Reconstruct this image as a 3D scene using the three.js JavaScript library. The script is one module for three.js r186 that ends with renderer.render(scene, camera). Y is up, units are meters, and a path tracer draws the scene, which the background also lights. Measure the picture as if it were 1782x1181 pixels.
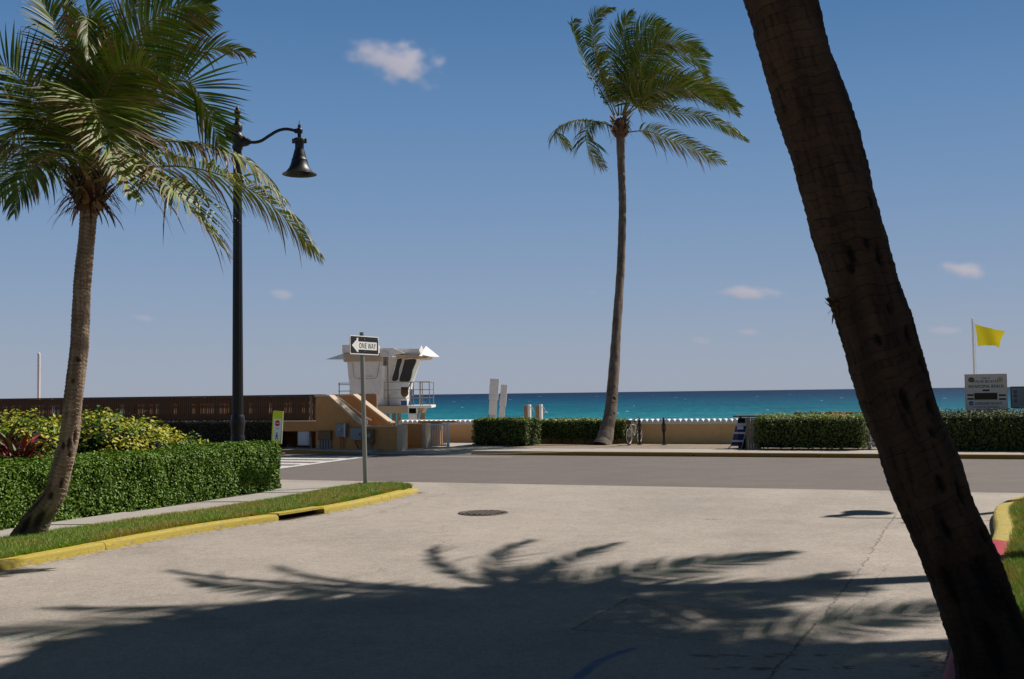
import * as THREE from 'three';
import { mergeGeometries, toCreasedNormals } from 'three/addons/utils/BufferGeometryUtils.js';
import { RoundedBoxGeometry } from 'three/addons/geometries/RoundedBoxGeometry.js';
import { ConvexGeometry } from 'three/addons/geometries/ConvexGeometry.js';
import { createNoise3D } from 'simplex-noise';

// ---------------------------------------------------------------- camera, sky, sun, exposure
const scene = new THREE.Scene();
const camera = new THREE.PerspectiveCamera(33.69, 1024 / 678, 0.1, 60000);
camera.position.set(0, 1.65, 0);
camera.rotation.set(0.0476, 0, -0.0129, 'YXZ');
const renderer = new THREE.WebGLRenderer({ antialias: true });
renderer.toneMapping = THREE.LinearToneMapping;
renderer.toneMappingExposure = 1.0;
renderer.shadowMap.enabled = true;

const D2R = Math.PI / 180;
const SUN_AZ = 57, SUN_EL = 48;                    // degrees right of the view, above the horizon
const sunDir = new THREE.Vector3(Math.sin(SUN_AZ * D2R) * Math.cos(SUN_EL * D2R), Math.sin(SUN_EL * D2R), -Math.cos(SUN_AZ * D2R) * Math.cos(SUN_EL * D2R));
const sun = new THREE.DirectionalLight(0xfff8f0, 5.0);
sun.position.copy(sunDir).multiplyScalar(60).add(new THREE.Vector3(0, 0, -20));
sun.target.position.set(0, 0, -20);
sun.castShadow = true; sun.shadow.mapSize.set(4096, 4096); sun.shadow.radius = 1;
Object.assign(sun.shadow.camera, { left: -40, right: 40, top: 40, bottom: -40, near: 1, far: 160 });
scene.add(sun, sun.target);

function rng(seed) { let a = seed >>> 0; return () => { a = (a + 0x6d2b79f5) | 0; let t = Math.imul(a ^ (a >>> 15), 1 | a); t = (t + Math.imul(t ^ (t >>> 7), 61 | t)) ^ t; return ((t ^ (t >>> 14)) >>> 0) / 4294967296; }; }
const noise3 = createNoise3D(rng(7));
const clamp = (x, a = 0, b = 1) => Math.min(b, Math.max(a, x));
const lerp = (a, b, t) => a + (b - a) * t;
const smooth = (a, b, x) => { const t = clamp((x - a) / (b - a)); return t * t * (3 - 2 * t); };
const s2l = (c) => { c /= 255; return c <= 0.04045 ? c / 12.92 : ((c + 0.055) / 1.055) ** 2.4; };
const fbm = (x, y, z = 0, o = 4) => { let s = 0, a = 0.5, f = 1; for (let i = 0; i < o; i++) { s += a * noise3(x * f, y * f, z + i * 7.3); a *= 0.5; f *= 2.03; } return s; };

{ // the sky: clear air that deepens with height, and a few small fair-weather clouds low over the sea
  const W = 4096, H = 2048, px = new Float32Array(W * H * 4);
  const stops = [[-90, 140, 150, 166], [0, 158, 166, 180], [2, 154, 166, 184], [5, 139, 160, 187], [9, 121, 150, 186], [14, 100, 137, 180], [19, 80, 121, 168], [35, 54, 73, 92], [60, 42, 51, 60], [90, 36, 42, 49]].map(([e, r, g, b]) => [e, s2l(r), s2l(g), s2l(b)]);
  const clouds = [[-5.98, 16.56, 5.3, 2.3, 0.9], [22.14, 5.42, 2.6, 1.1, 1.0], [11.71, 4.84, 3.8, 0.85, 0.85], [-11.77, 5.05, 1.4, 0.6, 0.5], [11.9, 2.82, 1.6, 0.45, 0.5], [-18.4, 3.81, 1.5, 0.42, 0.45], [21.2, 2.65, 2.0, 0.45, 0.5], [9.5, 2.47, 1.2, 0.32, 0.35], [4.0, 5.0, 1.0, 0.3, 0.15]];
  const r = rng(5);
  for (let i = 0; i < 46; i++) { const az = 30 + r() * 300; clouds.push([az, 2.5 + r() * 15, 1.2 + r() * 3.5, 0.4 + r() * 1.2, 0.25 + r() * 0.6]); }
  for (let j = 0; j < H; j++) {
    const el = ((j + 0.5) / H - 0.5) * 180; let k = 0; while (k < stops.length - 2 && el > stops[k + 1][0]) k++;
    const A = stops[k], B = stops[k + 1], t = clamp((el - A[0]) / (B[0] - A[0]));
    const R = lerp(A[1], B[1], t), G = lerp(A[2], B[2], t), Bl = lerp(A[3], B[3], t);
    for (let i = 0; i < W; i++) { const o = (j * W + i) * 4; px[o] = R; px[o + 1] = G; px[o + 2] = Bl; px[o + 3] = 1; }
  }
  for (const [az, el, w, h, op] of clouds) {
    const cx = ((az - 90) / 360 + 0.5) * W, cy = (el / 180 + 0.5) * H, rw = w / 360 * W, rh = h / 180 * H;
    for (let j = Math.floor(cy - rh * 1.4); j <= cy + rh * 1.4; j++) for (let i = Math.floor(cx - rw); i <= cx + rw; i++) {
      const x = (i - cx) / (rw * 0.5), y = (j - cy) / (rh * 0.5) + 0.32 * x, q = x / w * 4 + az;
      const n = fbm(i / 19 + az, j / 12, 3, 5) * 1.15 + fbm(i / 60 + az, j / 30, 9, 2) * 0.6;
      const d = smooth(-0.05, 0.75, 1 - Math.hypot(x * (y > 0 ? 1 : 1.06), y * (1.15 - 0.25 * x)) + n * 0.42) * op * (0.78 + 0.22 * smooth(-1, 0.6, x));
      if (d <= 0 || j < 0 || j >= H) continue;
      const o = (j * W + ((i % W) + W) % W) * 4, lit = 0.9 + 0.16 * smooth(-0.8, 0.9, y + x * 0.4);
      px[o] = lerp(px[o], s2l(186) * lit, d); px[o + 1] = lerp(px[o + 1], s2l(182) * lit, d); px[o + 2] = lerp(px[o + 2], s2l(192) * lit, d);
    }
  }
  const t = new THREE.DataTexture(px, W, H, THREE.RGBAFormat, THREE.FloatType);
  t.mapping = THREE.EquirectangularReflectionMapping; t.magFilter = t.minFilter = THREE.LinearFilter; t.needsUpdate = true;
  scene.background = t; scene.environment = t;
}

// ---------------------------------------------------------------- helpers
const V3 = (x, y, z) => new THREE.Vector3(x, y, z);
const taken = {};
function numbered(n) { const k = (taken[n] = (taken[n] ?? -1) + 1); return k ? `${n}_${String(k).padStart(3, '0')}` : n; }
function tag(o, label, category, group, kind) {
  if (label) o.userData.label = label; if (category) o.userData.category = category; if (group) o.userData.group = group; if (kind) o.userData.kind = kind; return o;
}
function thing(name, label, category, pos = [0, 0, 0], turn = 0, group) {
  const o = new THREE.Group(); o.name = numbered(name); o.position.set(...pos); o.rotation.y = turn; scene.add(o); return tag(o, label, category, group);
}
function prep(g) {
  if (g.index) g = g.toNonIndexed();
  for (const k of Object.keys(g.attributes)) if (!['position', 'normal', 'uv'].includes(k)) g.deleteAttribute(k);
  if (!g.attributes.normal) g.computeVertexNormals();
  if (!g.attributes.uv) { const p = g.attributes.position, n = g.attributes.normal, uv = new Float32Array(p.count * 2); for (let i = 0; i < p.count; i++) { const ax = Math.abs(n.getX(i)), ay = Math.abs(n.getY(i)), az = Math.abs(n.getZ(i)); uv[2 * i] = ax > ay && ax > az ? p.getZ(i) : p.getX(i); uv[2 * i + 1] = ay > ax && ay > az ? p.getZ(i) : p.getY(i); } g.setAttribute('uv', new THREE.BufferAttribute(uv, 2)); }
  return g;
}
const merge = (list) => { list = list.map(prep); return list.length === 1 ? list[0] : mergeGeometries(list); };
function obj(name, geos, m, parent = scene) {
  const o = new THREE.Mesh(Array.isArray(geos) ? merge(geos) : geos, m); o.name = parent === scene ? numbered(name) : name; o.castShadow = o.receiveShadow = true; parent.add(o); return o;
}
function cubeUV(g) { // uv in metres by dominant axis
  g = g.index ? g.toNonIndexed() : g; g.deleteAttribute('uv'); return prep(g);
}
const box = (x0, x1, y0, y1, z0, z1) => cubeUV(new THREE.BoxGeometry(x1 - x0, y1 - y0, z1 - z0).translate((x0 + x1) / 2, (y0 + y1) / 2, (z0 + z1) / 2));
const rbox = (x0, x1, y0, y1, z0, z1, r = 0.008, s = 2) => cubeUV(new RoundedBoxGeometry(x1 - x0, y1 - y0, z1 - z0, s, r).translate((x0 + x1) / 2, (y0 + y1) / 2, (z0 + z1) / 2));
function cyl(a, b, r1, r2 = r1, n = 12) {
  const A = V3(...a), B = V3(...b), d = B.clone().sub(A), g = new THREE.CylinderGeometry(r2, r1, d.length(), n);
  return g.applyMatrix4(new THREE.Matrix4().compose(A.add(B).multiplyScalar(0.5), new THREE.Quaternion().setFromUnitVectors(V3(0, 1, 0), d.normalize()), V3(1, 1, 1)));
}
function prism(pts, z0, z1, bevel = 0) { // polygon in x, y; from z0 (front) back to z1
  const s = new THREE.Shape(pts.map(([x, y]) => new THREE.Vector2(x, y))), d = Math.abs(z0 - z1);
  const g = new THREE.ExtrudeGeometry(s, { depth: d - 2 * bevel, bevelEnabled: bevel > 0, bevelSize: bevel, bevelThickness: bevel, bevelOffset: -bevel, bevelSegments: 1 });
  return g.translate(0, 0, Math.min(z0, z1) + bevel);
}
const lathe = (pts, n = 32) => new THREE.LatheGeometry(pts.map(([r, y]) => new THREE.Vector2(r, y)), n);
const tube = (pts, r, n = 40, m = 8) => new THREE.TubeGeometry(new THREE.CatmullRomCurve3(pts.map((p) => V3(...p))), n, r, m);
function sheet(pts, y) { // flat polygon in x, distance; uv in metres
  const g = new THREE.ShapeGeometry(new THREE.Shape(pts.map(([x, d]) => new THREE.Vector2(x, d)))); return g.rotateX(-Math.PI / 2).translate(0, y, 0);
}
function slabOf(pts, y0, y1) { const g = new THREE.ExtrudeGeometry(new THREE.Shape(pts.map(([x, d]) => new THREE.Vector2(x, d))), { depth: y1 - y0, bevelEnabled: false }); return cubeUV(g.rotateX(-Math.PI / 2).translate(0, y0, 0)); }

// the ocean road's own frame: x along the road to the right, -z away towards the sea
const TH = 21 * D2R, CU = Math.cos(TH), SU = Math.sin(TH);
const oc = (u, v, y = 0) => [0.1 + u * CU + v * SU, y, -30.02 + u * SU - v * CU];
const ocd = (u, v) => { const p = oc(u, v); return [p[0], -p[2]]; };
const oThing = (name, label, category, u, v, y = 0, group) => thing(name, label, category, oc(u, v, y), -TH, group);

// ---------------------------------------------------------------- procedural textures
function tileNoise(n, seed) { // returns a tiling value-noise function of period 1, n cells
  const r = rng(seed), a = new Float32Array(n * n).map(() => r());
  return (x, y) => { x = (x - Math.floor(x)) * n; y = (y - Math.floor(y)) * n; const i = Math.floor(x), j = Math.floor(y), f = x - i, g = y - j, u = f * f * (3 - 2 * f), v = g * g * (3 - 2 * g), i1 = (i + 1) % n, j1 = (j + 1) % n; return lerp(lerp(a[j * n + i], a[j * n + i1], u), lerp(a[j1 * n + i], a[j1 * n + i1], u), v); };
}
function tex(w, h, fn, rep = [1, 1], srgb = false, wrap = THREE.RepeatWrapping) { // fn(u, v) -> [r, g, b] linear 0..1
  const d = new Uint8Array(w * h * 4);
  const enc = srgb ? (c) => 255 * (c <= 0.0031308 ? c * 12.92 : 1.055 * c ** (1 / 2.4) - 0.055) : (c) => 255 * c;
  for (let j = 0; j < h; j++) for (let i = 0; i < w; i++) { const c = fn((i + 0.5) / w, (j + 0.5) / h), o = (j * w + i) * 4; for (let k = 0; k < 3; k++) d[o + k] = clamp(enc(clamp(typeof c === 'number' ? c : c[k])), 0, 255) + 0.5; d[o + 3] = 255; }
  const t = new THREE.DataTexture(d, w, h); if (srgb) t.colorSpace = THREE.SRGBColorSpace; t.wrapS = t.wrapT = wrap; t.magFilter = THREE.LinearFilter; t.minFilter = THREE.LinearMipmapLinearFilter; t.generateMipmaps = true; t.repeat.set(...rep); t.needsUpdate = true; return t;
}
const N8 = tileNoise(8, 11), N16 = tileNoise(16, 12), N32 = tileNoise(32, 13), N64 = tileNoise(64, 14), N128 = tileNoise(128, 15), N256 = tileNoise(256, 16);
const grain = tex(512, 512, (u, v) => 0.45 * N256(u, v) + 0.3 * N128(u + 0.3, v) + 0.15 * N64(u, v + 0.2) + 0.1 * N16(u, v), [1, 1]);
const soft = tex(512, 512, (u, v) => 0.35 * N8(u, v) + 0.3 * N16(u, v) + 0.2 * N64(u, v) + 0.15 * N128(u, v), [0.5, 0.5]);
const rep = (t, x, y = x) => { const c = t.clone(); c.repeat.set(x, y); c.needsUpdate = true; return c; };
function mottled(c, amt, seed = 1, rp = 0.5, stain) { // base colour with coarse and fine variation, metres
  const o = seed * 0.137; return tex(512, 512, (u, v) => { const n = 0.5 * N8(u + o, v) + 0.25 * N32(u, v + o) + 0.25 * N128(u + o, v + o), f = N256(u, v), k = 1 + amt * (n - 0.5) * 2 + amt * 0.5 * (f - 0.5); const s = stain ? smooth(0.62, 0.8, 0.6 * N16(u, v + o) + 0.4 * N64(u + o, v)) * stain : 0; return c.map((x) => x * k * (1 - s)); }, [rp, rp], true);
}
const std = (o) => new THREE.MeshStandardMaterial({ roughness: 0.8, ...o });
const lin = (r, g, b) => new THREE.Color().setRGB(r, g, b);
const M = {
  asphalt: std({ map: mottled([0.165, 0.135, 0.118], 0.16, 2, 0.22), roughness: 0.9, bumpMap: rep(grain, 1.5), bumpScale: 0.006 }),
  walk: std({ map: mottled([0.40, 0.365, 0.325], 0.14, 3, 0.4, 0.12), roughness: 0.9, bumpMap: rep(grain, 2), bumpScale: 0.003 }),
  dirt: std({ map: mottled([0.33, 0.26, 0.19], 0.3, 4, 0.5, 0.25), roughness: 1, bumpMap: rep(grain, 2), bumpScale: 0.012 }),
  soil: std({ map: mottled([0.06, 0.045, 0.03], 0.3, 5, 0.6), roughness: 1 }),
  sand: std({ map: mottled([0.45, 0.38, 0.28], 0.15, 6, 0.2), roughness: 1 }),
  stucco: std({ map: mottled([0.60, 0.30, 0.11], 0.1, 7, 0.4, 0.1), roughness: 0.95, bumpMap: rep(grain, 2.5), bumpScale: 0.006 }),
  peach: std({ map: mottled([0.86, 0.53, 0.23], 0.1, 8, 0.4, 0.08), roughness: 0.95, bumpMap: rep(grain, 2.5), bumpScale: 0.006 }),
  cream: std({ map: mottled([0.60, 0.47, 0.34], 0.12, 9, 0.6, 0.1), roughness: 0.9 }),
  wood: std({ map: mottled([0.13, 0.06, 0.024], 0.35, 10, 1.2), roughness: 0.8 }),
  woodLight: std({ map: mottled([0.30, 0.20, 0.12], 0.25, 11, 1.2), roughness: 0.85 }),
  grey: std({ map: mottled([0.30, 0.26, 0.21], 0.2, 12, 1.2), roughness: 0.85 }),
  white: std({ map: mottled([0.80, 0.79, 0.76], 0.07, 13, 0.8, 0.1), roughness: 0.6 }),
  towerGrey: std({ map: mottled([0.68, 0.65, 0.64], 0.1, 14, 0.6, 0.14), roughness: 0.7 }),
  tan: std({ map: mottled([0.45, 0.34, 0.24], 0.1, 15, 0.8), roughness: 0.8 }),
  black: std({ map: mottled([0.022, 0.02, 0.019], 0.25, 16, 1.5), roughness: 0.38, metalness: 0.2, bumpMap: rep(grain, 3), bumpScale: 0.0015 }),
  steel: std({ map: mottled([0.40, 0.39, 0.36], 0.12, 17, 1.5, 0.15), roughness: 0.5, metalness: 0.55 }),
  boxGrey: std({ map: mottled([0.24, 0.26, 0.28], 0.1, 18, 1.5), roughness: 0.55 }),
  boxWhite: std({ map: mottled([0.55, 0.56, 0.58], 0.06, 19, 1.5), roughness: 0.55 }),
  boxBrown: std({ map: mottled([0.17, 0.11, 0.05], 0.15, 20, 1.5), roughness: 0.7 }),
  orange: std({ color: lin(0.42, 0.17, 0.05), roughness: 0.6 }),
  glass: new THREE.MeshPhysicalMaterial({ color: lin(0.05, 0.045, 0.04), roughness: 0.3, specularIntensity: 0.7 }),
  dark: std({ color: lin(0.008, 0.006, 0.005), roughness: 1 }),
  yellowPaint: std({ map: tex(512, 512, (u, v) => { const k = 1 + 0.25 * (N16(u, v) - 0.5) + 0.2 * (N128(u, v) - 0.5), w = 0.75 * smooth(0.53, 0.66, 0.35 * N16(u, v) + 0.35 * N64(u + 0.2, v) + 0.3 * N256(u, v + 0.4)); return [lerp(0.52 * k, 0.27, w), lerp(0.40 * k, 0.22, w), lerp(0.045 * k, 0.13, w)]; }, [0.7, 0.7], true), roughness: 0.75, bumpMap: rep(grain, 2), bumpScale: 0.004 }),
  farYellow: std({ map: tex(512, 512, (u, v) => { const k = 1 + 0.25 * (N16(u, v) - 0.5), w = smooth(0.5, 0.7, 0.5 * N32(u + 0.2, v) + 0.5 * N128(u, v + 0.4)); return [lerp(0.34 * k, 0.26, w), lerp(0.185 * k, 0.2, w), lerp(0.025 * k, 0.13, w)]; }, [0.5, 0.5], true), roughness: 0.85 }),
  redPaint: std({ map: mottled([0.42, 0.015, 0.03], 0.2, 21, 0.8, 0.2), roughness: 0.7 }),
  roadPaint: std({ map: tex(512, 512, (u, v) => { const w = smooth(0.52, 0.72, 0.5 * N64(u, v) + 0.5 * N256(u, v)); return [lerp(0.68, 0.24, w), lerp(0.67, 0.21, w), lerp(0.64, 0.19, w)]; }, [0.6, 0.6], true), roughness: 0.8 }),
  iron: std({ map: mottled([0.11, 0.075, 0.055], 0.3, 22, 2), roughness: 0.65, metalness: 0.5 }),
  vcol: std({ vertexColors: true, roughness: 0.9, bumpMap: rep(grain, 5, 5), bumpScale: 0.004 }),
  fibre: std({ vertexColors: true, roughness: 0.95 }),
  frond: new THREE.MeshPhysicalMaterial({ vertexColors: true, roughness: 0.5, specularIntensity: 0.5, transmission: 0.3, thickness: 0 }),
  leaf: new THREE.MeshPhysicalMaterial({ roughness: 0.5, specularIntensity: 0.45, transmission: 0.16, thickness: 0 }),
  leafMatte: new THREE.MeshPhysicalMaterial({ roughness: 0.75, transmission: 0.25, thickness: 0 }),
  twig: std({ color: lin(0.012, 0.016, 0.006), roughness: 1 }),
  bark: std({ color: lin(0.12, 0.085, 0.06), roughness: 1 }),
};

// ---------------------------------------------------------------- the setting: ground, roads, kerbs, beach, sea
const struct = (name, g, m) => tag(obj(name, g, m), null, null, null, 'structure');
const orect = (u0, u1, v0, v1) => [ocd(u0, v0), ocd(u1, v0), ocd(u1, v1), ocd(u0, v1)];
struct('ground', sheet(orect(-260, 260, -300, 5.9), -0.06), M.soil);

const kerbL = [[-9.2, 1.5], [-7.7, 4.6], [-6.3, 7.7], [-5.0, 10.85], [-4.55, 12.0], [-4.1, 13.2], [-3.62, 14.2], [-3.08, 15.02], [-2.7, 15.75], [-2.4, 16.4], [-2.0, 17.55], [-1.68, 18.75], [-1.62, 19.12]];
const kerbR = [[-1.2, -1.5], [0.3, 1.8], [1.5, 4.4], [2.44, 6.44], [2.77, 7.15], [4.0, 9.75], [5.3, 12.45], [5.75, 13.55], [6.3, 14.7], [7.1, 15.75], [8.4, 16.4], [11, 16.1], [16, 14.4]];
{ // the pale street we stand in: old sun-bleached asphalt with seams, a patch, drips and utility paint
  const X0 = -9, X1 = 9, D0 = 4, D1 = 23, n = 2048, r = rng(31);
  const W = new Float32Array(n * n * 3), at = (x, d) => [(x - X0) / (X1 - X0) * n, (d - D0) / (D1 - D0) * n];
  const inPatch = (x, d) => { const q = [[0.39, 7.89], [0.91, 9.06], [2.11, 7.98], [1.78, 7.28]]; let s = 1e9; for (let i = 0; i < 4; i++) { const a = q[i], b = q[(i + 1) % 4], l = Math.hypot(b[0] - a[0], b[1] - a[1]); s = Math.min(s, ((x - a[0]) * (b[1] - a[1]) - (d - a[1]) * (b[0] - a[0])) / l); } return s; };
  for (let j = 0; j < n; j++) for (let i = 0; i < n; i++) {
    const u = (i + 0.5) / n, v = (j + 0.5) / n, x = X0 + u * (X1 - X0), d = D0 + v * (D1 - D0), o = (j * n + i) * 3;
    let k = 1 + 0.18 * (N8(u, v) - 0.5) + 0.12 * (N32(u, v) - 0.5) + 0.1 * (N128(u, v) - 0.5) + 0.42 * (r() - 0.5) + 0.16 * (N256(u * 2, v * 2) - 0.5);
    if (r() < 0.012) k *= 0.62; else if (r() < 0.012) k *= 1.25;
    const side = x - (2.52 + (d - 8.89) * 0.42); // towards the right-hand gutter
    if (side > 0.02) k *= 1.06;
    k *= 1 - 0.1 * smooth(0.55, 0.75, N16(u + 0.1, v)) - 0.16 * smooth(0.64, 0.8, 0.6 * N16(u, v + 0.4) + 0.4 * N64(u, v)) * (d < 9 ? 1 : 0.35);
    { const lane = (x - 0.45 * d + 4.2), tr = Math.exp(-(((lane + 0.6) / 0.35) ** 2)) + Math.exp(-(((lane - 1.1) / 0.35) ** 2)); k *= 1 - 0.06 * tr * (0.6 + 0.8 * N16(u, v)); }
    let c = [0.40 * k, 0.348 * k, 0.295 * k];
    const ip = inPatch(x, d) + 0.03 * (N64(u, v) - 0.5);
    if (ip > 0) c = c.map((q) => q * (0.86 + 0.26 * (r() - 0.5)));
    W.set(c, o);
  }
  const splat = (x, d, rad, c, op, sq = 1) => { const [a, b] = at(x, d), R = rad / (X1 - X0) * n; for (let j = Math.floor(b - R); j <= b + R; j++) for (let i = Math.floor(a - R); i <= a + R; i++) { if (i < 0 || j < 0 || i >= n || j >= n) continue; const q = Math.hypot(i - a, (j - b) * sq) / R + 0.35 * (N256(i / n, j / n) - 0.5); if (q < 1) { const k = op * (1 - smooth(0.5, 1, q)), o = (j * n + i) * 3; for (let m = 0; m < 3; m++) W[o + m] = lerp(W[o + m], c[m], k); } } };
  const line = (pts, rad, c, op, wob, gap = 0) => { for (let s = 0; s < pts.length - 1; s++) { const [a, b] = [pts[s], pts[s + 1]], l = Math.hypot(b[0] - a[0], b[1] - a[1]), m = Math.ceil(l / 0.008); for (let i = 0; i < m; i++) { const t = i / m, x = lerp(a[0], b[0], t), d = lerp(a[1], b[1], t), w = wob * fbm(x * 3, d * 3, s, 3); if (gap && fbm(x * 2.2, d * 2.2, 4, 2) < gap - 0.5) continue; splat(x + w, d + w * 0.6, rad * (0.6 + 0.6 * r()), c, op); } } };
  const crackAndShadow = [0.10, 0.075, 0.055];
  line([[6.2, 17], [4.99, 14.72], [4.52, 13.63], [3.22, 10.5], [2.52, 8.89], [1.4, 6.4], [0.4, 4]], 0.011, crackAndShadow, 0.55, 0.05, 0.3);
  line([[3.5, 10.6], [3.26, 10.1], [2.73, 8.88], [1.81, 7.31], [1.0, 5.5]], 0.009, crackAndShadow, 0.45, 0.05, 0.4);
  line([[5.2, 14.2], [5.73, 13.98], [6.6, 13.9]], 0.016, crackAndShadow, 0.8, 0.02);  // dark line painted where the lamp arm casts its shadow
  line([[0.39, 7.89], [0.91, 9.06], [2.11, 7.98], [1.78, 7.28], [0.39, 7.89]], 0.012, crackAndShadow, 0.5, 0.03, 0.3);
  line([[-3, 18], [-1.2, 15], [-0.6, 12.4], [-1.5, 10]], 0.012, [0.2, 0.17, 0.14], 0.4, 0.25, 0.5);
  line([[2, 18.6], [1.4, 15.6], [2.4, 12.2]], 0.012, [0.2, 0.17, 0.14], 0.4, 0.25, 0.5);
  line([[-2.65, 14.6], [-2.0, 15.5], [-1.5, 17.4], [-1.1, 19]], 0.05, [0.25, 0.19, 0.14], 0.05, 0.12, 0.4);
  for (let i = 0; i < 60; i++) { const t = r(); splat(1.1 + r() * 0.9, 6.72 + (i % 2) * 0.33 + 0.08 * (r() - 0.5), 0.015 + r() * r() * 0.07, [0.14, 0.095, 0.055], 0.75, 2); }
  for (let i = 0; i < 26; i++) splat(2.46 + 0.2 * r(), 14.42 + 0.1 * r(), 0.03, [0.22, 0.13, 0.08], 0.5, 2);
  for (const [x, d] of [[-3.49, 11.52], [-3.46, 12.14], [-1.9, 13], [0.3, 13.6], [3.7, 16.2]]) for (let i = 0; i < 6; i++) splat(x + 0.16 * r(), d + 0.05 * r(), 0.02, [0.25, 0.16, 0.1], 0.5);
  for (let i = 0; i < 420; i++) splat(X0 + r() * 18, D0 + r() * 19, 0.006 + 0.016 * r() * r(), [0.1, 0.07, 0.05], 0.5);
  for (const [a, b, w] of [[[0.34, 6.54], [0.5, 6.96], 0.05], [[0.5, 6.96], [0.76, 7.31], 0.045]]) for (let i = 0; i < 70; i++) { const t = i / 70; splat(lerp(a[0], b[0], t), lerp(a[1], b[1], t), w, [0.05, 0.13, 0.3], 0.05 + 0.12 * r()); }
  for (let i = 0; i < 40; i++) splat(lerp(2.15, 2.36, i / 40), lerp(10.9, 11.36, i / 40), 0.035, [0.42, 0.47, 0.58], 0.25);
  for (let i = 0; i < 60; i++) splat(-3.54 + 0.3 * (i / 60), 7.82 + 0.06 * Math.sin(i * 0.25), 0.025, [0.12, 0.3, 0.2], 0.22 * (i % 30 < 18 ? 1 : 0.3));
  for (const [K, s, c] of [[kerbL, 1, 900], [kerbR, -1, 700]]) for (let i = 0; i < c; i++) { const q = r() * (K.length - 1), j = Math.floor(q), f = q - j, e = s * (0.02 + 0.16 * r() ** 2.5); splat(lerp(K[j][0], K[j + 1][0], f) + e, lerp(K[j][1], K[j + 1][1], f) - e * 0.5, 0.012 + 0.03 * r() ** 2, [0.15, 0.1, 0.055], 0.45); }
  const t = tex(n, n, (u, v) => { const o = (Math.floor(v * n) * n + Math.floor(u * n)) * 3; return [W[o], W[o + 1], W[o + 2]]; }, [1, 1], true, THREE.MirroredRepeatWrapping);
  const g = sheet(orect(-30, 40, -70, -8.9), 0), uv = g.attributes.uv, p = g.attributes.position;
  for (let i = 0; i < uv.count; i++) uv.setXY(i, (p.getX(i) - X0) / (X1 - X0), (-p.getZ(i) - D0) / (D1 - D0));
  struct('street', g, std({ map: t, roughness: 0.92, bumpMap: rep(grain, 30, 30), bumpScale: 0.006 }));
}
struct('ocean_road', sheet(orect(-90, 90, -8.9, -0.02), 0), M.asphalt);
{ // painted lines on the ocean road, each above the asphalt by a few millimetres
  const paint = (n, l, c, pts, h = 0.004) => tag(obj(n, sheet(pts.map(([u, v]) => ocd(u, v)), h), M.roadPaint), null, null, null, 'structure');
  const cw = numbered('crosswalk'), root = new THREE.Group(); root.name = cw; scene.add(root); tag(root, null, null, null, 'structure');
  for (const [v0, v1] of [[-5.6, -5.1], [-4.6, -4.1], [-3.6, -3.1], [-2.6, -2.1], [-1.6, -1.1]]) obj('stripe', sheet([[-9, v0], [-3.72 - (v0 + 5) * 0.03, v0], [-3.72 - (v1 + 5) * 0.03, v1], [-9, v1]].map(([u, v]) => ocd(u, v)), 0.004), M.roadPaint, root);
  obj('border_line', sheet([[-3.7, -6.2], [-3.45, -6.2], [-3.72, -0.7], [-3.97, -0.7]].map(([u, v]) => ocd(u, v)), 0.008), M.roadPaint, root);
  tag(obj('edge_line', sheet([[-3.4, -1.02], [0.2, -0.95], [0.2, -0.86], [-3.4, -0.92]].map(([u, v]) => ocd(u, v)), 0.004), M.roadPaint), null, null, null, 'structure');
}
{ // far kerb of separate stones, lowered where the ramp meets the road
  const k = thing('far_kerb', null, null, oc(0, 0, 0), -TH); tag(k, null, null, null, 'structure');
  const r = rng(4);
  for (let i = -10; i < 14; i++) {
    const u = i >= 0 ? -1.34 + 3.05 * i : -4.43 + 3.05 * i; const e = u + 3.035, lowR = i === -1, lowL = i === 0;
    const h0 = lowL ? 0.015 : 0.1, h1 = lowR ? 0.015 : 0.1 + 0.006 * r();
    const g = prism([[u, -0.05], [e, -0.05], [e, h1], [u, h0]], 0.0, -0.16, 0.01); obj('kerb_stone', cubeUV(g), M.farYellow, k);
  }
  const ramp = prism([[-4.43, -0.05], [-1.34, -0.05], [-1.34, 0.012], [-4.43, 0.012]], 0, -0.16, 0.006); obj('kerb_stone', cubeUV(ramp), M.walk, k);
  const s = thing('far_sidewalk', null, null, oc(0, 0, 0), -TH); tag(s, null, null, null, 'structure');
  for (let u = -32; u < 42; u += 1.53) if (u > -4.8 && u < -1.4) { const pts = []; for (const [x, ya] of [[u, u > -4.5 ? 0.012 : 0.09], [u + 1.52, u < -2.5 ? 0.012 : 0.09]]) pts.push(V3(x, ya, -0.165), V3(x, 0.1, -1.66), V3(x, -0.05, -0.165), V3(x, -0.05, -1.66)); obj('slab', cubeUV(new ConvexGeometry(pts)), M.walk, s); } else obj('slab', rbox(u, u + 1.52, -0.05, 0.096 + 0.008 * r(), -1.66, -0.165, 0.006, 1), M.walk, s);
  for (let u = -5.2; u < -1.4; u += 1.27) obj('slab', rbox(u, u + 1.255, -0.05, 0.094, -5.2, -1.668, 0.006, 1), M.walk, s);
}
struct('verge', [sheet(orect(-32, -5.2, 1.66, 5.9), 0.085), sheet(orect(-1.39, 42, 1.66, 5.9), 0.085)], M.dirt);

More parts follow.
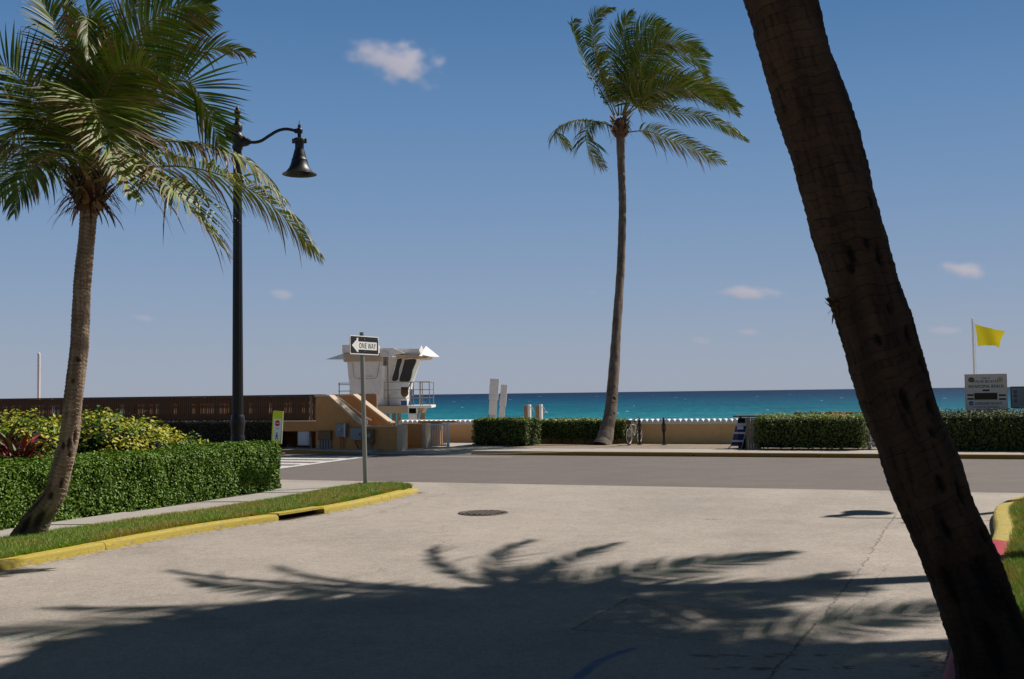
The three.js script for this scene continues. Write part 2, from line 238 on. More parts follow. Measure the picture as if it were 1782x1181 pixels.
// near left: kerb, lawn strip, pavement slabs, planting bed
const grassBackL = [[-1.75, 19.3], [-2.1, 19.75], [-2.6, 19.75], [-2.98, 18.95], [-3.55, 17.15], [-4.23, 15.5], [-4.76, 14.6], [-5.39, 13.25], [-5.8, 12.4], [-7.2, 9.2], [-8.6, 6.2], [-10.2, 2.6]];
function offset(line, w) { return line.map((p, i) => { const a = line[Math.max(0, i - 1)], b = line[Math.min(line.length - 1, i + 1)], l = Math.hypot(b[0] - a[0], b[1] - a[1]); return [p[0] - (b[1] - a[1]) / l * w, p[1] + (b[0] - a[0]) / l * w]; }); }
function kerbStrip(a, b, h, root, m, lip = 0.03) { // one stone between two outlines, each a list of front points; back edge at offset
  const F = a, B = b, n = F.length, prof = [[0, -0.06], [0, h * 0.55], [0.08, h * 0.88], [0.22, h], [1, h], [1, -0.06]];
  const pos = [], idx = [];
  for (let i = 0; i < n; i++) for (const [t, y] of prof) pos.push(lerp(F[i][0], B[i][0], t), y, -lerp(F[i][1], B[i][1], t));
  const k = prof.length; for (let i = 0; i < n - 1; i++) for (let j = 0; j < k - 1; j++) { const q = i * k + j; idx.push(q, q + k, q + 1, q + 1, q + k, q + k + 1); }
  for (const e of [0, (n - 1) * k]) for (let j = 1; j < k - 1; j++) idx.push(e, e + j, e + j + 1);
  let g = new THREE.BufferGeometry(); g.setAttribute('position', new THREE.Float32BufferAttribute(pos, 3)); g.setIndex(idx); g = toCreasedNormals(g, 0.9); return obj('kerb_stone', cubeUV(g), m, root);
}
function along(line, s0, s1, step = 0.25) { // points of a polyline between two distances
  const c = [0]; for (let i = 1; i < line.length; i++) c.push(c[i - 1] + Math.hypot(line[i][0] - line[i - 1][0], line[i][1] - line[i - 1][1]));
  const at = (s) => { let i = 0; while (i < line.length - 2 && c[i + 1] < s) i++; const t = clamp((s - c[i]) / (c[i + 1] - c[i])); return [lerp(line[i][0], line[i + 1][0], t), lerp(line[i][1], line[i + 1][1], t)]; };
  const n = Math.max(2, Math.ceil((s1 - s0) / step)), out = []; for (let i = 0; i <= n; i++) out.push(at(s0 + (s1 - s0) * i / n)); out.total = c[c.length - 1]; return out;
}
const smoothLine = (l, n = 60) => new THREE.CatmullRomCurve3(l.map(([x, d]) => V3(x, 0, d)), false, 'centripetal').getSpacedPoints(n).map((p) => [p.x, p.z]);
const KL = smoothLine(kerbL), KLb = smoothLine(offset(kerbL, 0.17)), KLtot = along(KL, 0, 1).total;
{
  const k = thing('left_kerb', null, null); tag(k, null, null, null, 'structure');
  // distance along the kerb of the drain mouth
  let best = 0, bd = 9; for (let s = 0; s < KLtot; s += 0.02) { const p = along(KL, s, s + 0.01)[0], q = Math.hypot(p[0] + 3.1, p[1] - 14.93); if (q < bd) { bd = q; best = s; } }
  const cuts = [0]; for (let s = best - 12; s < best - 1; s += 3) if (s > 0) cuts.push(s); cuts.push(best, best + 0.98, best + 2.7, KLtot - 1.42, KLtot - 0.62, KLtot);
  for (let i = 0; i < cuts.length - 1; i++) {
    const a = cuts[i] + 0.006, b = cuts[i + 1] - 0.006, f = KLtot ? a / KLtot : 0;
    if (Math.abs(cuts[i] - best) < 1e-6) { // the mouth of the drain: only its lid stays up
      const F = along(KL, a, b), B = along(KLb, a / KLtot * along(KLb, 0, 1).total, b / KLtot * along(KLb, 0, 1).total);
      const B2 = F.map((p, j) => [lerp(p[0], B[j][0], 1), lerp(p[1], B[j][1], 1)]);
      const top = slabOf([...F, ...B2.slice().reverse()], 0.07, 0.098); obj('kerb_stone', top, M.yellowPaint, k);
      const mid = F.map((p, j) => [lerp(p[0], B[j][0], 0.78), lerp(p[1], B[j][1], 0.78)]);
      const inlet = thing('storm_drain', 'dark slot of the storm drain cut into the yellow kerb', 'storm drain');
      obj('back_wall', slabOf([...mid, ...B2.slice().reverse()], -0.04, 0.069), M.dark, inlet);  // back wall and floor near-black, painting in the shade of the shallow slot
      obj('floor', slabOf([...F.map((p, j) => [lerp(p[0], B[j][0], 0.06), lerp(p[1], B[j][1], 0.06)]), ...mid.slice().reverse()], 0.002, 0.006), M.dark, inlet);
      obj('rust_stain_apron', sheet([...F.map((p, j) => [p[0] + 0.005, p[1]]), ...F.slice().reverse().map((p, j) => [p[0] + 0.03 + 0.1 * Math.sin(j * 1.1) ** 2, p[1] + 0.15 - 0.02 * j])], 0.004), M.iron, inlet);
      continue;
    }
    const tb = along(KLb, 0, 1).total;
    const hh = 0.085 * (b > KLtot - 0.3 ? 0.7 : 1);
    kerbStrip(along(KL, a, b), along(KLb, a / KLtot * tb, b / KLtot * tb), hh, k, M.yellowPaint);
  }
}
const lawnL = [...KLb, ...grassBackL];
struct('lawn_strip_soil', slabOf(lawnL, -0.05, 0.07), M.soil);
const hedgeFootL = [[-10.9, 2.7], [-9.6, 5.6], [-8.2, 8.7], [-6.8, 11.75], [-6.2, 13.4], [-5.3, 15.45], [-4.4, 17.5], [-3.9, 18.95], [-4.2, 19.8]];
{
  const s = thing('left_sidewalk', null, null); tag(s, null, null, null, 'structure');
  const A = smoothLine(grassBackL.slice(2).reverse(), 40), Bk = smoothLine(hedgeFootL.map(([x, d]) => [x - 0.06, d]), 40), la = along(A, 0, 1).total, lb = along(Bk, 0, 1).total, n = 12;
  for (let i = 0; i < n; i++) { const e = 0.0012, p = along(A, (i / n + e) * la, ((i + 1) / n - e) * la, 0.4), q = along(Bk, (i / n + e) * lb, ((i + 1) / n - e) * lb, 0.4); obj('slab', slabOf([...p, ...q.slice().reverse()], -0.05, 0.08 + 0.006 * (i % 3)), M.walk, s); }
}
struct('planting_bed', slabOf([[-3.95, 18.95], [-4.3, 20.0], [-5.4, 22.2], [-7.2, 23.4], [-16, 27.2], [-40, 36], [-40, 5], [-11, 2.8], [-8.3, 8.7], [-6.9, 11.75], [-6.3, 13.4], [-5.4, 15.45]], -0.05, 0.075), M.soil);

// near right: red then yellow kerb, lawn behind it
{
  const k = thing('right_kerb', null, null); tag(k, null, null, null, 'structure');
  const K = smoothLine(kerbR), Kb = smoothLine(offset(kerbR, -0.2)), t = along(K, 0, 1).total, tb = along(Kb, 0, 1).total;
  let sy = 0, bd = 9; for (let s = 0; s < t; s += 0.03) { const p = along(K, s, s + 0.01)[0], q = Math.hypot(p[0] - 4.75, p[1] - 11.3); if (q < bd) { bd = q; sy = s; } }
  const cuts = [0, sy - 9, sy - 6, sy - 3, sy, sy + 3, sy + 6, sy + 9, t];
  for (let i = 0; i < cuts.length - 1; i++) { const a = cuts[i] + 0.006, b = cuts[i + 1] - 0.006; kerbStrip(along(K, a, b), along(Kb, a / t * tb, b / t * tb), 0.13, k, i < 4 ? M.redPaint : M.yellowPaint); }
  struct('right_lawn_soil', slabOf([...Kb, [20, 10], [20, -4], [0, -4]], -0.05, 0.1), M.soil);
  M.rightLawn = [...Kb, [20, 10], [20, -4], [0, -4]];
}
{ // beach and sea beyond the wall
  const g = new THREE.BufferGeometry(), pos = [], uv = [], idx = [], U = [-400, -120, -40, 0, 40, 120, 400], Vv = [[5.95, -1.6], [9, -2.2], [20, -2.5], [55, -2.75], [85, -3.3], [140, -5]];
  for (const [v, y] of Vv) for (const u of U) { const p = oc(u, v, y); pos.push(...p); uv.push(u, v); }
  for (let j = 0; j < Vv.length - 1; j++) for (let i = 0; i < U.length - 1; i++) { const a = j * U.length + i, b = a + U.length; idx.push(a, a + 1, b, a + 1, b + 1, b); }
  g.setAttribute('position', new THREE.Float32BufferAttribute(pos, 3)); g.setAttribute('uv', new THREE.Float32BufferAttribute(uv, 2)); g.setIndex(idx); g.computeVertexNormals(); struct('beach', g, M.sand);

  const rows = []; for (let v = 74; v < 45000; v *= v < 900 ? 1.025 : 1.13) rows.push(v); rows.push(45000);
  const cols = 61, sp = [], sc = [], su = [], si = [];
  const ramp = [[70, 0.05, 0.30, 0.31], [150, 0.018, 0.22, 0.27], [230, 0.006, 0.155, 0.215], [330, 0.003, 0.115, 0.185], [520, 0.003, 0.078, 0.15], [900, 0.004, 0.05, 0.118], [2000, 0.006, 0.036, 0.092], [6000, 0.007, 0.03, 0.078], [45000, 0.008, 0.03, 0.074]];
  rows.forEach((v, j) => { for (let i = 0; i < cols; i++) { const u = (i / (cols - 1) - 0.5) * 2 * (120 + v * 1.5); sp.push(...oc(u, v, -3)); su.push(u, v);
    let k = 0; while (k < ramp.length - 2 && v > ramp[k + 1][0]) k++; const t = clamp((v - ramp[k][0]) / (ramp[k + 1][0] - ramp[k][0])), q = 1 + 0.16 * fbm(u / 130, Math.log(v) * 9, 2, 3); for (let m = 1; m < 4; m++) sc.push(lerp(ramp[k][m], ramp[k + 1][m], t) * q); } });
  for (let j = 0; j < rows.length - 1; j++) for (let i = 0; i < cols - 1; i++) { const a = j * cols + i, b = a + cols; si.push(a, a + 1, b, a + 1, b + 1, b); }
  const s = new THREE.BufferGeometry(); s.setAttribute('position', new THREE.Float32BufferAttribute(sp, 3)); s.setAttribute('color', new THREE.Float32BufferAttribute(sc, 3)); s.setAttribute('uv', new THREE.Float32BufferAttribute(su, 2)); s.setIndex(si); s.computeVertexNormals();
  const A = tileNoise(64, 41), B = tileNoise(24, 42), Cc = tileNoise(160, 43);
  // chop: darker troughs, paler backs and a few white crests; 160 m along by 400 m out
  const chop = tex(1024, 1024, (u, v) => { const n = 0.4 * A(u * 0.6 + 0, v) + 0.35 * B(u, v * 1) + 0.25 * Cc(u, v), w = smooth(0.745, 0.8, 0.55 * A(u * 1 + 0.4, v + 0.3) + 0.45 * Cc(u + 0.2, v)); const k = 0.62 + 0.6 * n; return [lerp(k, 1, w), lerp(k, 1, w), lerp(k, 1, w)]; }, [1 / 130, 1 / 420], true);
  const bump = tex(512, 512, (u, v) => 0.5 * N16(u, v) + 0.3 * N32(u, v) + 0.2 * N128(u, v), [1 / 30, 1 / 24]);
  struct('sea', s, new THREE.MeshPhysicalMaterial({ vertexColors: true, map: chop, roughness: 0.6, specularIntensity: 0.1, bumpMap: bump, bumpScale: 1.2 }));
  // breaking crests: thin white ridges on the water
  const foam = [], fr = rng(77);
  for (let i = 0; i < 60; i++) { const v = 160 + fr() ** 1.3 * 1300, u = (fr() - 0.45) * v * 1.1, w = 0.25 + fr() * 0.8 * (v / 400), p = oc(u, v, -2.98); foam.push(new THREE.SphereGeometry(1, 8, 5).scale(w, 0.05 + 0.09 * fr(), 0.3).rotateY(-TH + 0.3 * (fr() - 0.5)).translate(...p)); }
  tag(obj('wave_crests', foam, std({ color: lin(0.7, 0.74, 0.76), roughness: 1 })), 'small white breaking crests scattered over the blue sea', 'waves', null, 'stuff');
}

const hedge0 = [];
// ---------------------------------------------------------------- walls, stairs, fence, gate
{ // low peach sea wall with a white scalloped coping
  const w = oThing('sea_wall', 'low peach stucco wall with white scalloped coping along the beach', 'wall', 0, 5.3);
  obj('wall_body', rbox(-6.2, 16, 0, 0.66, -0.3, 0, 0.012), M.peach, w);
  obj('coping_band', rbox(-6.2, 16, 0.662, 0.735, -0.34, 0.035, 0.012), M.white, w);
  const g = new THREE.CylinderGeometry(0.078, 0.078, 0.4, 14, 1, false, 0, Math.PI).rotateX(Math.PI / 2).rotateZ(Math.PI / 2); 
  const gg = cubeUV(g); gg.computeBoundingBox(); const sg = gg.boundingBox; const up = sg.min.y < -0.02 ? gg.rotateZ(Math.PI) : gg;
  for (let u = -6.1, i = 0; u < 16; u += 0.172, i++) { const o = obj('coping_tile', up, M.white, w); o.position.set(u, 0.737, -0.152); o.rotation.z = 0.06 * Math.sin(i * 2.3); }
}
{ // the stuccoed stair block and the deck wall that runs left from it
  const s = oThing('stair_block', 'peach stucco stair block with two sloping parapets behind the sign pole', 'stairs', 0, 0.7);
  const z0 = 0;
  obj('front_parapet', cubeUV(prism([[-6.6, 0], [-3.93, 0], [-3.93, 0.72], [-4.9, 0.72], [-5.05, 0.73], [-6.17, 1.62], [-6.6, 1.62]], z0, -0.28, 0.008)), M.stucco, s);
  const cap = (pts, z0, z1) => obj('cap', cubeUV(prism(pts, z0, z1, 0.008)), M.cream, s);
  cap([[-6.63, 1.622], [-6.16, 1.622], [-5.04, 0.735], [-4.9, 0.722], [-3.9, 0.722], [-3.9, 0.765], [-4.88, 0.765], [-5.02, 0.785], [-6.14, 1.672], [-6.63, 1.672]], 0.03, -0.31);
  obj('end_pillar', rbox(-3.925, -3.76, 0, 0.8, -0.34, 0.03, 0.012), M.cream, s);
  obj('rear_parapet', cubeUV(prism([[-6.9, 0], [-4.98, 0], [-4.98, 0.8], [-6.2, 1.63], [-6.9, 1.63]], -1.5, -1.78, 0.008)), M.stucco, s);
  cap([[-6.9, 1.632], [-6.2, 1.632], [-5.0, 0.8], [-4.9, 0.8], [-4.9, 0.85], [-4.98, 0.86], [-6.18, 1.69], [-6.9, 1.69]], -1.47, -1.81);
  for (let i = 0; i < 9; i++) obj('step', rbox(-6.5 + i * 0.17, -6.331 + i * 0.17, 0, 1.28 - i * 0.14, -1.49, -0.29, 0.008, 1), M.cream, s);
  const h = obj('handrail', [tube([[-6.3, 1.62, -0.75], [-6.2, 1.56, -0.75], [-5.4, 1.03, -0.75], [-5.15, 0.9, -0.75]], 0.022, 30, 8), cyl([-6.1, 1.1, -0.75], [-6.1, 1.5, -0.75], 0.018), cyl([-5.3, 0.5, -0.75], [-5.3, 0.98, -0.75], 0.018)], M.white, s);
  // right-hand block beside the gate
  obj('side_block', rbox(-4.32, -3.62, 0, 0.79, -1.3, -1.0, 0.012), M.stucco, s);
  obj('side_block_end', rbox(-3.618, -3.5, 0, 0.8, -1.33, -0.98, 0.012), M.cream, s);
  obj('ledge', rbox(-4.2, -3.02, 0.8, 0.85, -2.2, -1.9, 0.01), M.woodLight, s);
  obj('rear_wall', rbox(-4.2, -3.5, 0, 0.79, -2.2, -1.92, 0.01), M.stucco, s);
  obj('inner_wall', rbox(-4.2, -3.86, 0, 0.7, -1.9, -1.34, 0.01), M.stucco, s);
}
{ // deck wall: a stucco beam on piers over a dark recess
  const d = oThing('deck_wall', 'peach stucco beam under the brown fence with a shaded recess below', 'wall', 0, 0.95);
  obj('beam', rbox(-26, -6.61, 0.6, 0.87, -0.4, 0, 0.012), M.stucco, d);
  obj('beam_cap', rbox(-26, -6.61, 0.872, 0.905, -0.42, 0.03, 0.008), M.cream, d);
  obj('back_wall', rbox(-26, -6.61, 0, 0.6, -1.6, -1.4, 0.01), M.stucco, d);
  obj('deck_floor', rbox(-26, -6.61, 0.6, 0.8, -4.5, -0.41, 0.01), M.stucco, d);
  for (let u = -25; u < -8.6; u += 2.6) obj('pier', rbox(u, u + 0.3, 0, 0.598, -0.38, -0.06, 0.01), M.stucco, d);
}
{ // brown slat fence above it: tall slats, and short ones that fill the top and the bottom bands
  const f = oThing('slat_fence', 'long dark brown timber slat fence along the raised deck', 'fence', 0, 1.2, 0.905);
  const r = rng(21), full = [rbox(-0.034, 0.034, 0.02, 0.74, -0.045, 0, 0.004, 1), rbox(-0.033, 0.033, 0.01, 0.735, -0.045, 0, 0.004, 1)], top = rbox(-0.034, 0.034, 0.55, 0.735, -0.045, 0, 0.004, 1), thin = rbox(-0.02, 0.02, 0.221, 0.549, -0.04, -0.01, 0.004, 1), low = rbox(-0.034, 0.034, 0.02, 0.22, -0.045, 0, 0.004, 1);
  obj('top_rail', rbox(-24.5, -6.62, 0.742, 0.79, -0.16, 0.05, 0.008), M.wood, f);
  obj('middle_rail', rbox(-24.5, -6.9, 0.5, 0.545, -0.1, -0.05, 0.006), M.wood, f);
  obj('bottom_rail', rbox(-24.5, -6.9, 0.23, 0.275, -0.1, -0.05, 0.006), M.wood, f);
  let n = 0;
  for (let u = -7.16; u > -19.9; u -= 0.078) { n++; const gap = fbm(u * 1.4, 3, 1, 2) > 0.12 && n % 2; const short = gap || n % 9 === 0;
    if (short) { const a = obj('slat', top, M.wood, f), b = obj('slat', low, M.wood, f); a.position.x = b.position.x = u; const c = obj('slat', thin, M.wood, f); c.position.x = u + 0.012 * (r() - 0.5); }
    else { const a = obj('slat', full[n % 2], M.wood, f); a.position.x = u; a.rotation.y = 0.08 * (r() - 0.5); } }
  for (let u = -19.6; u < -7.4; u += 1.22) obj('post', rbox(u - 0.045, u + 0.045, 0, 0.74, -0.2, -0.105, 0.006), M.woodLight, f);
  for (let u = -24.4; u < -19.95; u += 0.2) obj('slat', rbox(u, u + 0.16, 0.02, 0.735, -0.045, 0, 0.004, 1), M.wood, f);
  for (let i = 0; i < 5; i++) obj('end_board', rbox(-7.08 + i * 0.092, -7.0 + i * 0.092, 0.02, 0.74, 0.002, 0.03, 0.004, 1), i === 0 || i === 4 ? M.woodLight : M.wood, f);
  // return panel behind the stairs
  const p = oThing('slat_panel_screen', 'small brown vertical board screen at the head of the stairs', 'screen', 0, 3.0);
  for (let i = 0; i < 7; i++) obj('board', rbox(-6.42 + i * 0.083, -6.345 + i * 0.083, 0.3, 1.66, -0.03, 0, 0.004, 1), M.woodLight, p);
  obj('frame', [rbox(-6.46, -5.82, 1.662, 1.7, -0.05, 0.02, 0.006), rbox(-5.835, -5.79, 0.3, 1.66, -0.05, 0.02, 0.006)], M.woodLight, p);
}
hedge0.push(['sea grape bushes growing behind the brown slat fence', -15, -7.3, 4.6, 1.2, 1.3, { seed: 88, density: 500, size: 2.2, ragged: 1, wob: 0.12, color: (r) => { const k = 0.6 + 0.8 * r(); return [0.12 * k, 0.15 * k, 0.02 * k]; } }]);
{ // white picket gate
  const g = oThing('picket_gate', 'white metal picket gate between the stair block and the sea wall', 'gate', -3.78, 2.25, 0.1, null);
  g.rotation.y = -TH + 0.06;
  for (let i = 0; i < 11; i++) obj('picket', rbox(0.03 + i * 0.058, 0.062 + i * 0.058, 0.062, 0.628, -0.018, 0.006, 0.006, 1), M.white, g);
  obj('gate_frame', [rbox(0, 0.68, 0.63, 0.675, -0.03, 0.006, 0.006), rbox(0, 0.68, 0.015, 0.06, -0.03, 0.006, 0.006), rbox(-0.03, -0.001, 0, 0.68, -0.03, 0.006, 0.006)], M.white, g);
  obj('gate_post', rbox(0.685, 0.755, -0.02, 0.72, -0.05, 0.02, 0.01), M.white, g);
  obj('notice_plate', rbox(0.22, 0.34, 0.5, 0.62, 0.008, 0.014, 0.002, 1), M.boxWhite, g);
}
{ // services on the stair block
  const box1 = oThing('breaker_box', 'pale grey electrical box with a switch handle on the peach stair wall', 'electrical box', -5.84, 0.69);
  obj('cabinet', rbox(0, 0.31, 0.45, 0.84, 0, 0.14, 0.012), M.boxGrey, box1);
  obj('side_trim', rbox(0.272, 0.318, 0.44, 0.85, 0.142, 0.155, 0.004, 1), M.boxWhite, box1);
  obj('switch_handle', cyl([0.15, 0.64, 0.142], [0.15, 0.66, 0.19], 0.035, 0.025), M.boxWhite, box1);
  obj('conduit', cyl([0.1, 0, 0.05], [0.1, 0.45, 0.05], 0.02), M.orange, box1); obj('conduit', cyl([0.18, 0, 0.05], [0.18, 0.45, 0.05], 0.02), M.orange, box1);
  obj('gooseneck', tube([[0.34, 0.74, 0.02], [0.36, 0.82, 0.06], [0.43, 0.83, 0.08], [0.47, 0.74, 0.08]], 0.012, 20, 6), M.orange, box1);
  const box2 = oThing('electrical_box', 'dark grey electrical box half hidden behind the sign pole', 'electrical box', -5.36, 0.69);
  obj('cabinet', rbox(0, 0.36, 0.36, 0.71, 0, 0.16, 0.012), M.boxGrey, box2); obj('hasp', rbox(0.3, 0.33, 0.5, 0.56, 0.162, 0.18, 0.003, 1), M.black, box2);
  obj('conduit', tube([[0.1, 0.36, 0.05], [0.14, 0.25, 0.05], [0.24, 0.08, 0.05], [0.25, 0, 0.05]], 0.014, 20, 6), M.black, box2); obj('conduit', cyl([0.3, 0, 0.05], [0.3, 0.36, 0.05], 0.022), M.orange, box2);
  const box3 = oThing('meter_box', 'narrow brown meter box right of the sign pole', 'meter box', -4.86, 0.69);
  obj('cabinet', rbox(0, 0.22, 0.26, 0.68, 0, 0.12, 0.01), M.boxBrown, box3); obj('meter', cyl([0.11, 0.5, 0.12], [0.11, 0.5, 0.18], 0.07, 0.065, 20), M.boxGrey, box3);
  obj('conduit', cyl([0.06, 0, 0.05], [0.06, 0.26, 0.05], 0.02), M.boxGrey, box3); obj('conduit', cyl([0.12, 0, 0.05], [0.12, 0.26, 0.05], 0.02), M.boxGrey, box3);
  const pan = oThing('pipe_manifold', 'brown panel with five grey pipes running into the pavement', 'pipes', -6.48, 0.69);
  obj('panel', rbox(0, 0.44, 0.37, 0.6, 0, 0.1, 0.01), M.boxBrown, pan); obj('lid', rbox(-0.015, 0.455, 0.602, 0.625, -0.01, 0.12, 0.005), M.boxBrown, pan);
  for (let i = 0; i < 5; i++) obj('pipe', cyl([0.04 + i * 0.09, 0, 0.05], [0.04 + i * 0.09, 0.37, 0.05], 0.027), M.boxGrey, pan);
  const wb = oThing('white_cabinet', 'white utility cabinet in the shaded recess under the deck', 'cabinet', -7.36, 0.95);
  obj('cabinet', rbox(0, 0.4, 0.18, 0.595, -0.12, 0.02, 0.01), M.boxWhite, wb); obj('door', rbox(0.02, 0.36, 0.2, 0.575, 0.022, 0.035, 0.006), M.boxWhite, wb); obj('side_pipe', cyl([0.44, 0, -0.02], [0.44, 0.42, -0.02], 0.02), M.boxGrey, wb);
  const vp = oThing('standpipe', 'slanting grey standpipes in the recess left of the white cabinet', 'pipes', -7.95, 1.2);
  obj('pipe', cyl([0, 0, 0], [0.09, 0.2, 0], 0.02), M.boxGrey, vp); obj('pipe', cyl([0.08, 0, 0.05], [0.22, 0.16, 0.05], 0.02), M.boxGrey, vp); obj('pipe', cyl([0.42, 0, 0], [0.42, 0.12, 0], 0.03), M.boxWhite, vp);
}

// ---------------------------------------------------------------- lifeguard tower on the beach
{
  const t = thing('lifeguard_tower', 'white lifeguard tower with slanted dark windows and pointed eaves', 'lifeguard tower', [-5.72, 1.17, -50]);
  const q = (l) => l.map(([x, y]) => [(x - 860) / 307, (905 - y) / 307]);
  const cvx = (front, back, z0, z1) => cubeUV(new ConvexGeometry([...q(front).map(([x, y]) => V3(x, y, z0)), ...q(back ?? front).map(([x, y]) => V3(x, y, z1))]));
  // service block: a flared box, shaded front painted grey, sunlit right flare painted white
  obj('service_block', cubeUV(prism(q([[345, 235], [830, 235], [832, 420], [822, 620], [768, 905], [392, 905], [388, 700], [360, 420]]), 0, -2.4, 0.02)), M.towerGrey, t);
  obj('side_flare', cvx([[832, 355], [832, 600], [770, 905]], [[890, 355], [890, 600], [880, 905]], -0.02, -0.5), M.white, t);
  obj('panel_seam', [tube(q([[430, 310], [440, 450], [458, 518], [480, 525], [735, 525], [752, 515], [775, 430], [800, 300]]).map(([x, y]) => [x, y, 0.004]), 0.012, 60, 6)], M.grey, t);
  obj('hatch_line', cyl([-0.82, 1.33, 0.01], [-0.52, 1.33, 0.01], 0.01), M.grey, t);
  // cab with outward leaning glass
  obj('cab_lower', cvx([[905, 585], [1185, 590], [1110, 905], [905, 905]], null, -0.55, -2.6), M.white, t);
  obj('cab_upper', cvx([[905, 235], [1305, 235], [1188, 588], [905, 588]], null, -0.55, -2.6), M.white, t);
  const win = (name, l) => { const w = obj(name, cubeUV(prism(q(l), -0.5, -0.545, 0.004)), M.glass, t); return w; };
  win('window', [[1018, 262], [1030, 250], [1092, 252], [1098, 265], [1032, 545], [1008, 568], [950, 566], [945, 550]]);
  win('window', [[1122, 268], [1134, 258], [1284, 268], [1288, 282], [1198, 560], [1182, 575], [1054, 572], [1046, 558]]);
  const fr = (l) => tube([...q(l), q(l)[0]].map(([x, y]) => [x, y, -0.5]), 0.022, 80, 6);
  obj('window_frame', [fr([[1018, 256], [1094, 250], [1060, 400], [1028, 560], [945, 562], [980, 410]]), fr([[1122, 262], [1288, 272], [1240, 420], [1190, 574], [1046, 566], [1080, 420]])], M.white, t);
  obj('corner_post', cyl([0.13, 0, -0.3], [0.13, 2.2, -0.3], 0.035), M.woodLight, t);
  obj('door', cubeUV(prism(q([[920, 740], [1035, 740], [1040, 900], [918, 900]]), -0.5, -0.54, 0.004)), M.white, t);
  // roof: eaves that run out to points, low fins on top
  obj('left_eave', cubeUV(new ConvexGeometry([V3(-2.77, 2.13, -0.9), V3(-1.8, 2.1, 0.2), V3(-1.8, 2.1, -2.2), V3(-1.75, 2.38, 0), V3(-1.75, 2.38, -2.0), V3(-1.7, 2.12, 0.2), V3(-1.7, 2.12, -2.2)])), M.white, t);
  obj('roof_block', rbox(-1.86, -0.4, 2.37, 2.75, -1.8, 0.1, 0.02), M.towerGrey, t);
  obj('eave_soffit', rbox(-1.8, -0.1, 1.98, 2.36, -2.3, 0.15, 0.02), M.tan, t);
  obj('roof_gable', cubeUV(prism(q([[810, 120], [820, 118], [950, 205], [940, 235], [810, 230]]), 0.3, -0.6, 0.01)), M.towerGrey, t);
  obj('roof_slope', cvx([[810, 118], [1000, 120], [1150, 192], [945, 212]], [[830, 112], [1010, 112], [1160, 185], [960, 200]], 0.25, -2.4), M.white, t);
  obj('roof_ridge', cvx([[1000, 122], [1335, 128], [1350, 205], [1150, 205]], null, -0.2, -2.5), M.towerGrey, t);
  obj('fascia', cvx([[1020, 206], [1345, 206], [1480, 235], [1430, 262], [1305, 266], [1015, 236]], null, -0.1, -2.6), M.tan, t);
  obj('right_eave', cubeUV(new ConvexGeometry([V3(2.42, 2.18, -0.9), V3(1.55, 2.2, 0.05), V3(1.55, 2.28, -2.4), V3(1.82, 2.68, -0.7), V3(1.6, 2.2, 0.05), V3(1.9, 2.18, -2.2)])), M.white, t);
  obj('roof_fin', cubeUV(new ConvexGeometry([V3(1.52, 2.77, -1.9), V3(1.42, 2.46, -1.6), V3(1.66, 2.44, -1.9), V3(1.5, 2.44, -2.3)])), M.white, t);
  // deck, railings, legs
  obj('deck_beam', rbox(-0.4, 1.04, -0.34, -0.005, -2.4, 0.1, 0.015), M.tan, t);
  obj('deck_slab', rbox(1.042, 2.1, -0.12, 0.0, -2.7, 0.15, 0.015), M.white, t);
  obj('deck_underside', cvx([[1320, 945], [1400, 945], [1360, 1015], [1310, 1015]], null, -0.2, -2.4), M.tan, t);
  obj('deck_floor', rbox(-1.6, 1.04, -0.34, -0.02, -2.8, -0.0, 0.01), M.tan, t);
  const rail = (x0, x1, z, ys, posts, m) => { for (const y of ys) obj('rail', cyl([x0, y, z], [x1, y, z], 0.014), m, t); for (const x of posts) obj('rail_post', cyl([x, 0, z], [x, ys[0], z], 0.018), m, t); };
  rail(0.0, 2.02, 0.08, [1.05, 0.7, 0.33], [0.0, 1.17, 1.3, 1.62, 1.7, 2.01], M.grey);
  rail(-2.15, -1.56, -0.6, [1.04, 0.97, 0.68], [-2.11, -1.62], M.black);
  rail(1.3, 2.01, -2.6, [1.05, 0.7, 0.33], [1.35, 2.01], M.grey);
  obj('chute_frame', [rbox(1.04, 1.09, -0.36, -0.13, 0, 0.14, 0.008), rbox(1.42, 1.47, -0.36, -0.13, 0, 0.14, 0.008), rbox(1.04, 1.47, -0.4, -0.36, 0, 0.14, 0.008)], M.white, t);
  obj('chute_recess', rbox(1.09, 1.42, -0.36, -0.125, -0.5, -0.1, 0.005), M.dark, t);
  obj('ramp_panel', cubeUV(prism([[1.06, -0.42], [1.44, -0.42], [1.5, -0.95], [1.1, -0.95]], 0.1, 0.04, 0.006)), M.white, t);
  for (const [x0, x1, z] of [[-0.15, 0.35, 0], [0.35, 0.8, 0], [0.95, 1.5, -1.2], [1.85, 1.45, 0.05]]) { obj('brace', cyl([x0, -1.2, z], [(x0 + x1) / 2 + 0.12, -0.33, z], 0.035), M.grey, t); obj('brace', cyl([x1 + 0.1, -1.2, z], [(x0 + x1) / 2, -0.33, z], 0.035), M.woodLight, t); }
  for (const [x, z] of [[-1.4, -0.2], [0.4, -0.2], [1.4, -0.3], [-1.4, -2.4], [0.4, -2.4], [1.5, -2.4]]) obj('leg', cyl([x, -4.1, z], [x, -0.3, z], 0.09), M.woodLight, t);
  // what hangs on and stands by its railing
  const bag = thing('hanging_bag', 'dark bag and strap hanging on the lifeguard tower railing', 'bag', [-5.72 + 0.92, 1.17, -49.85]);
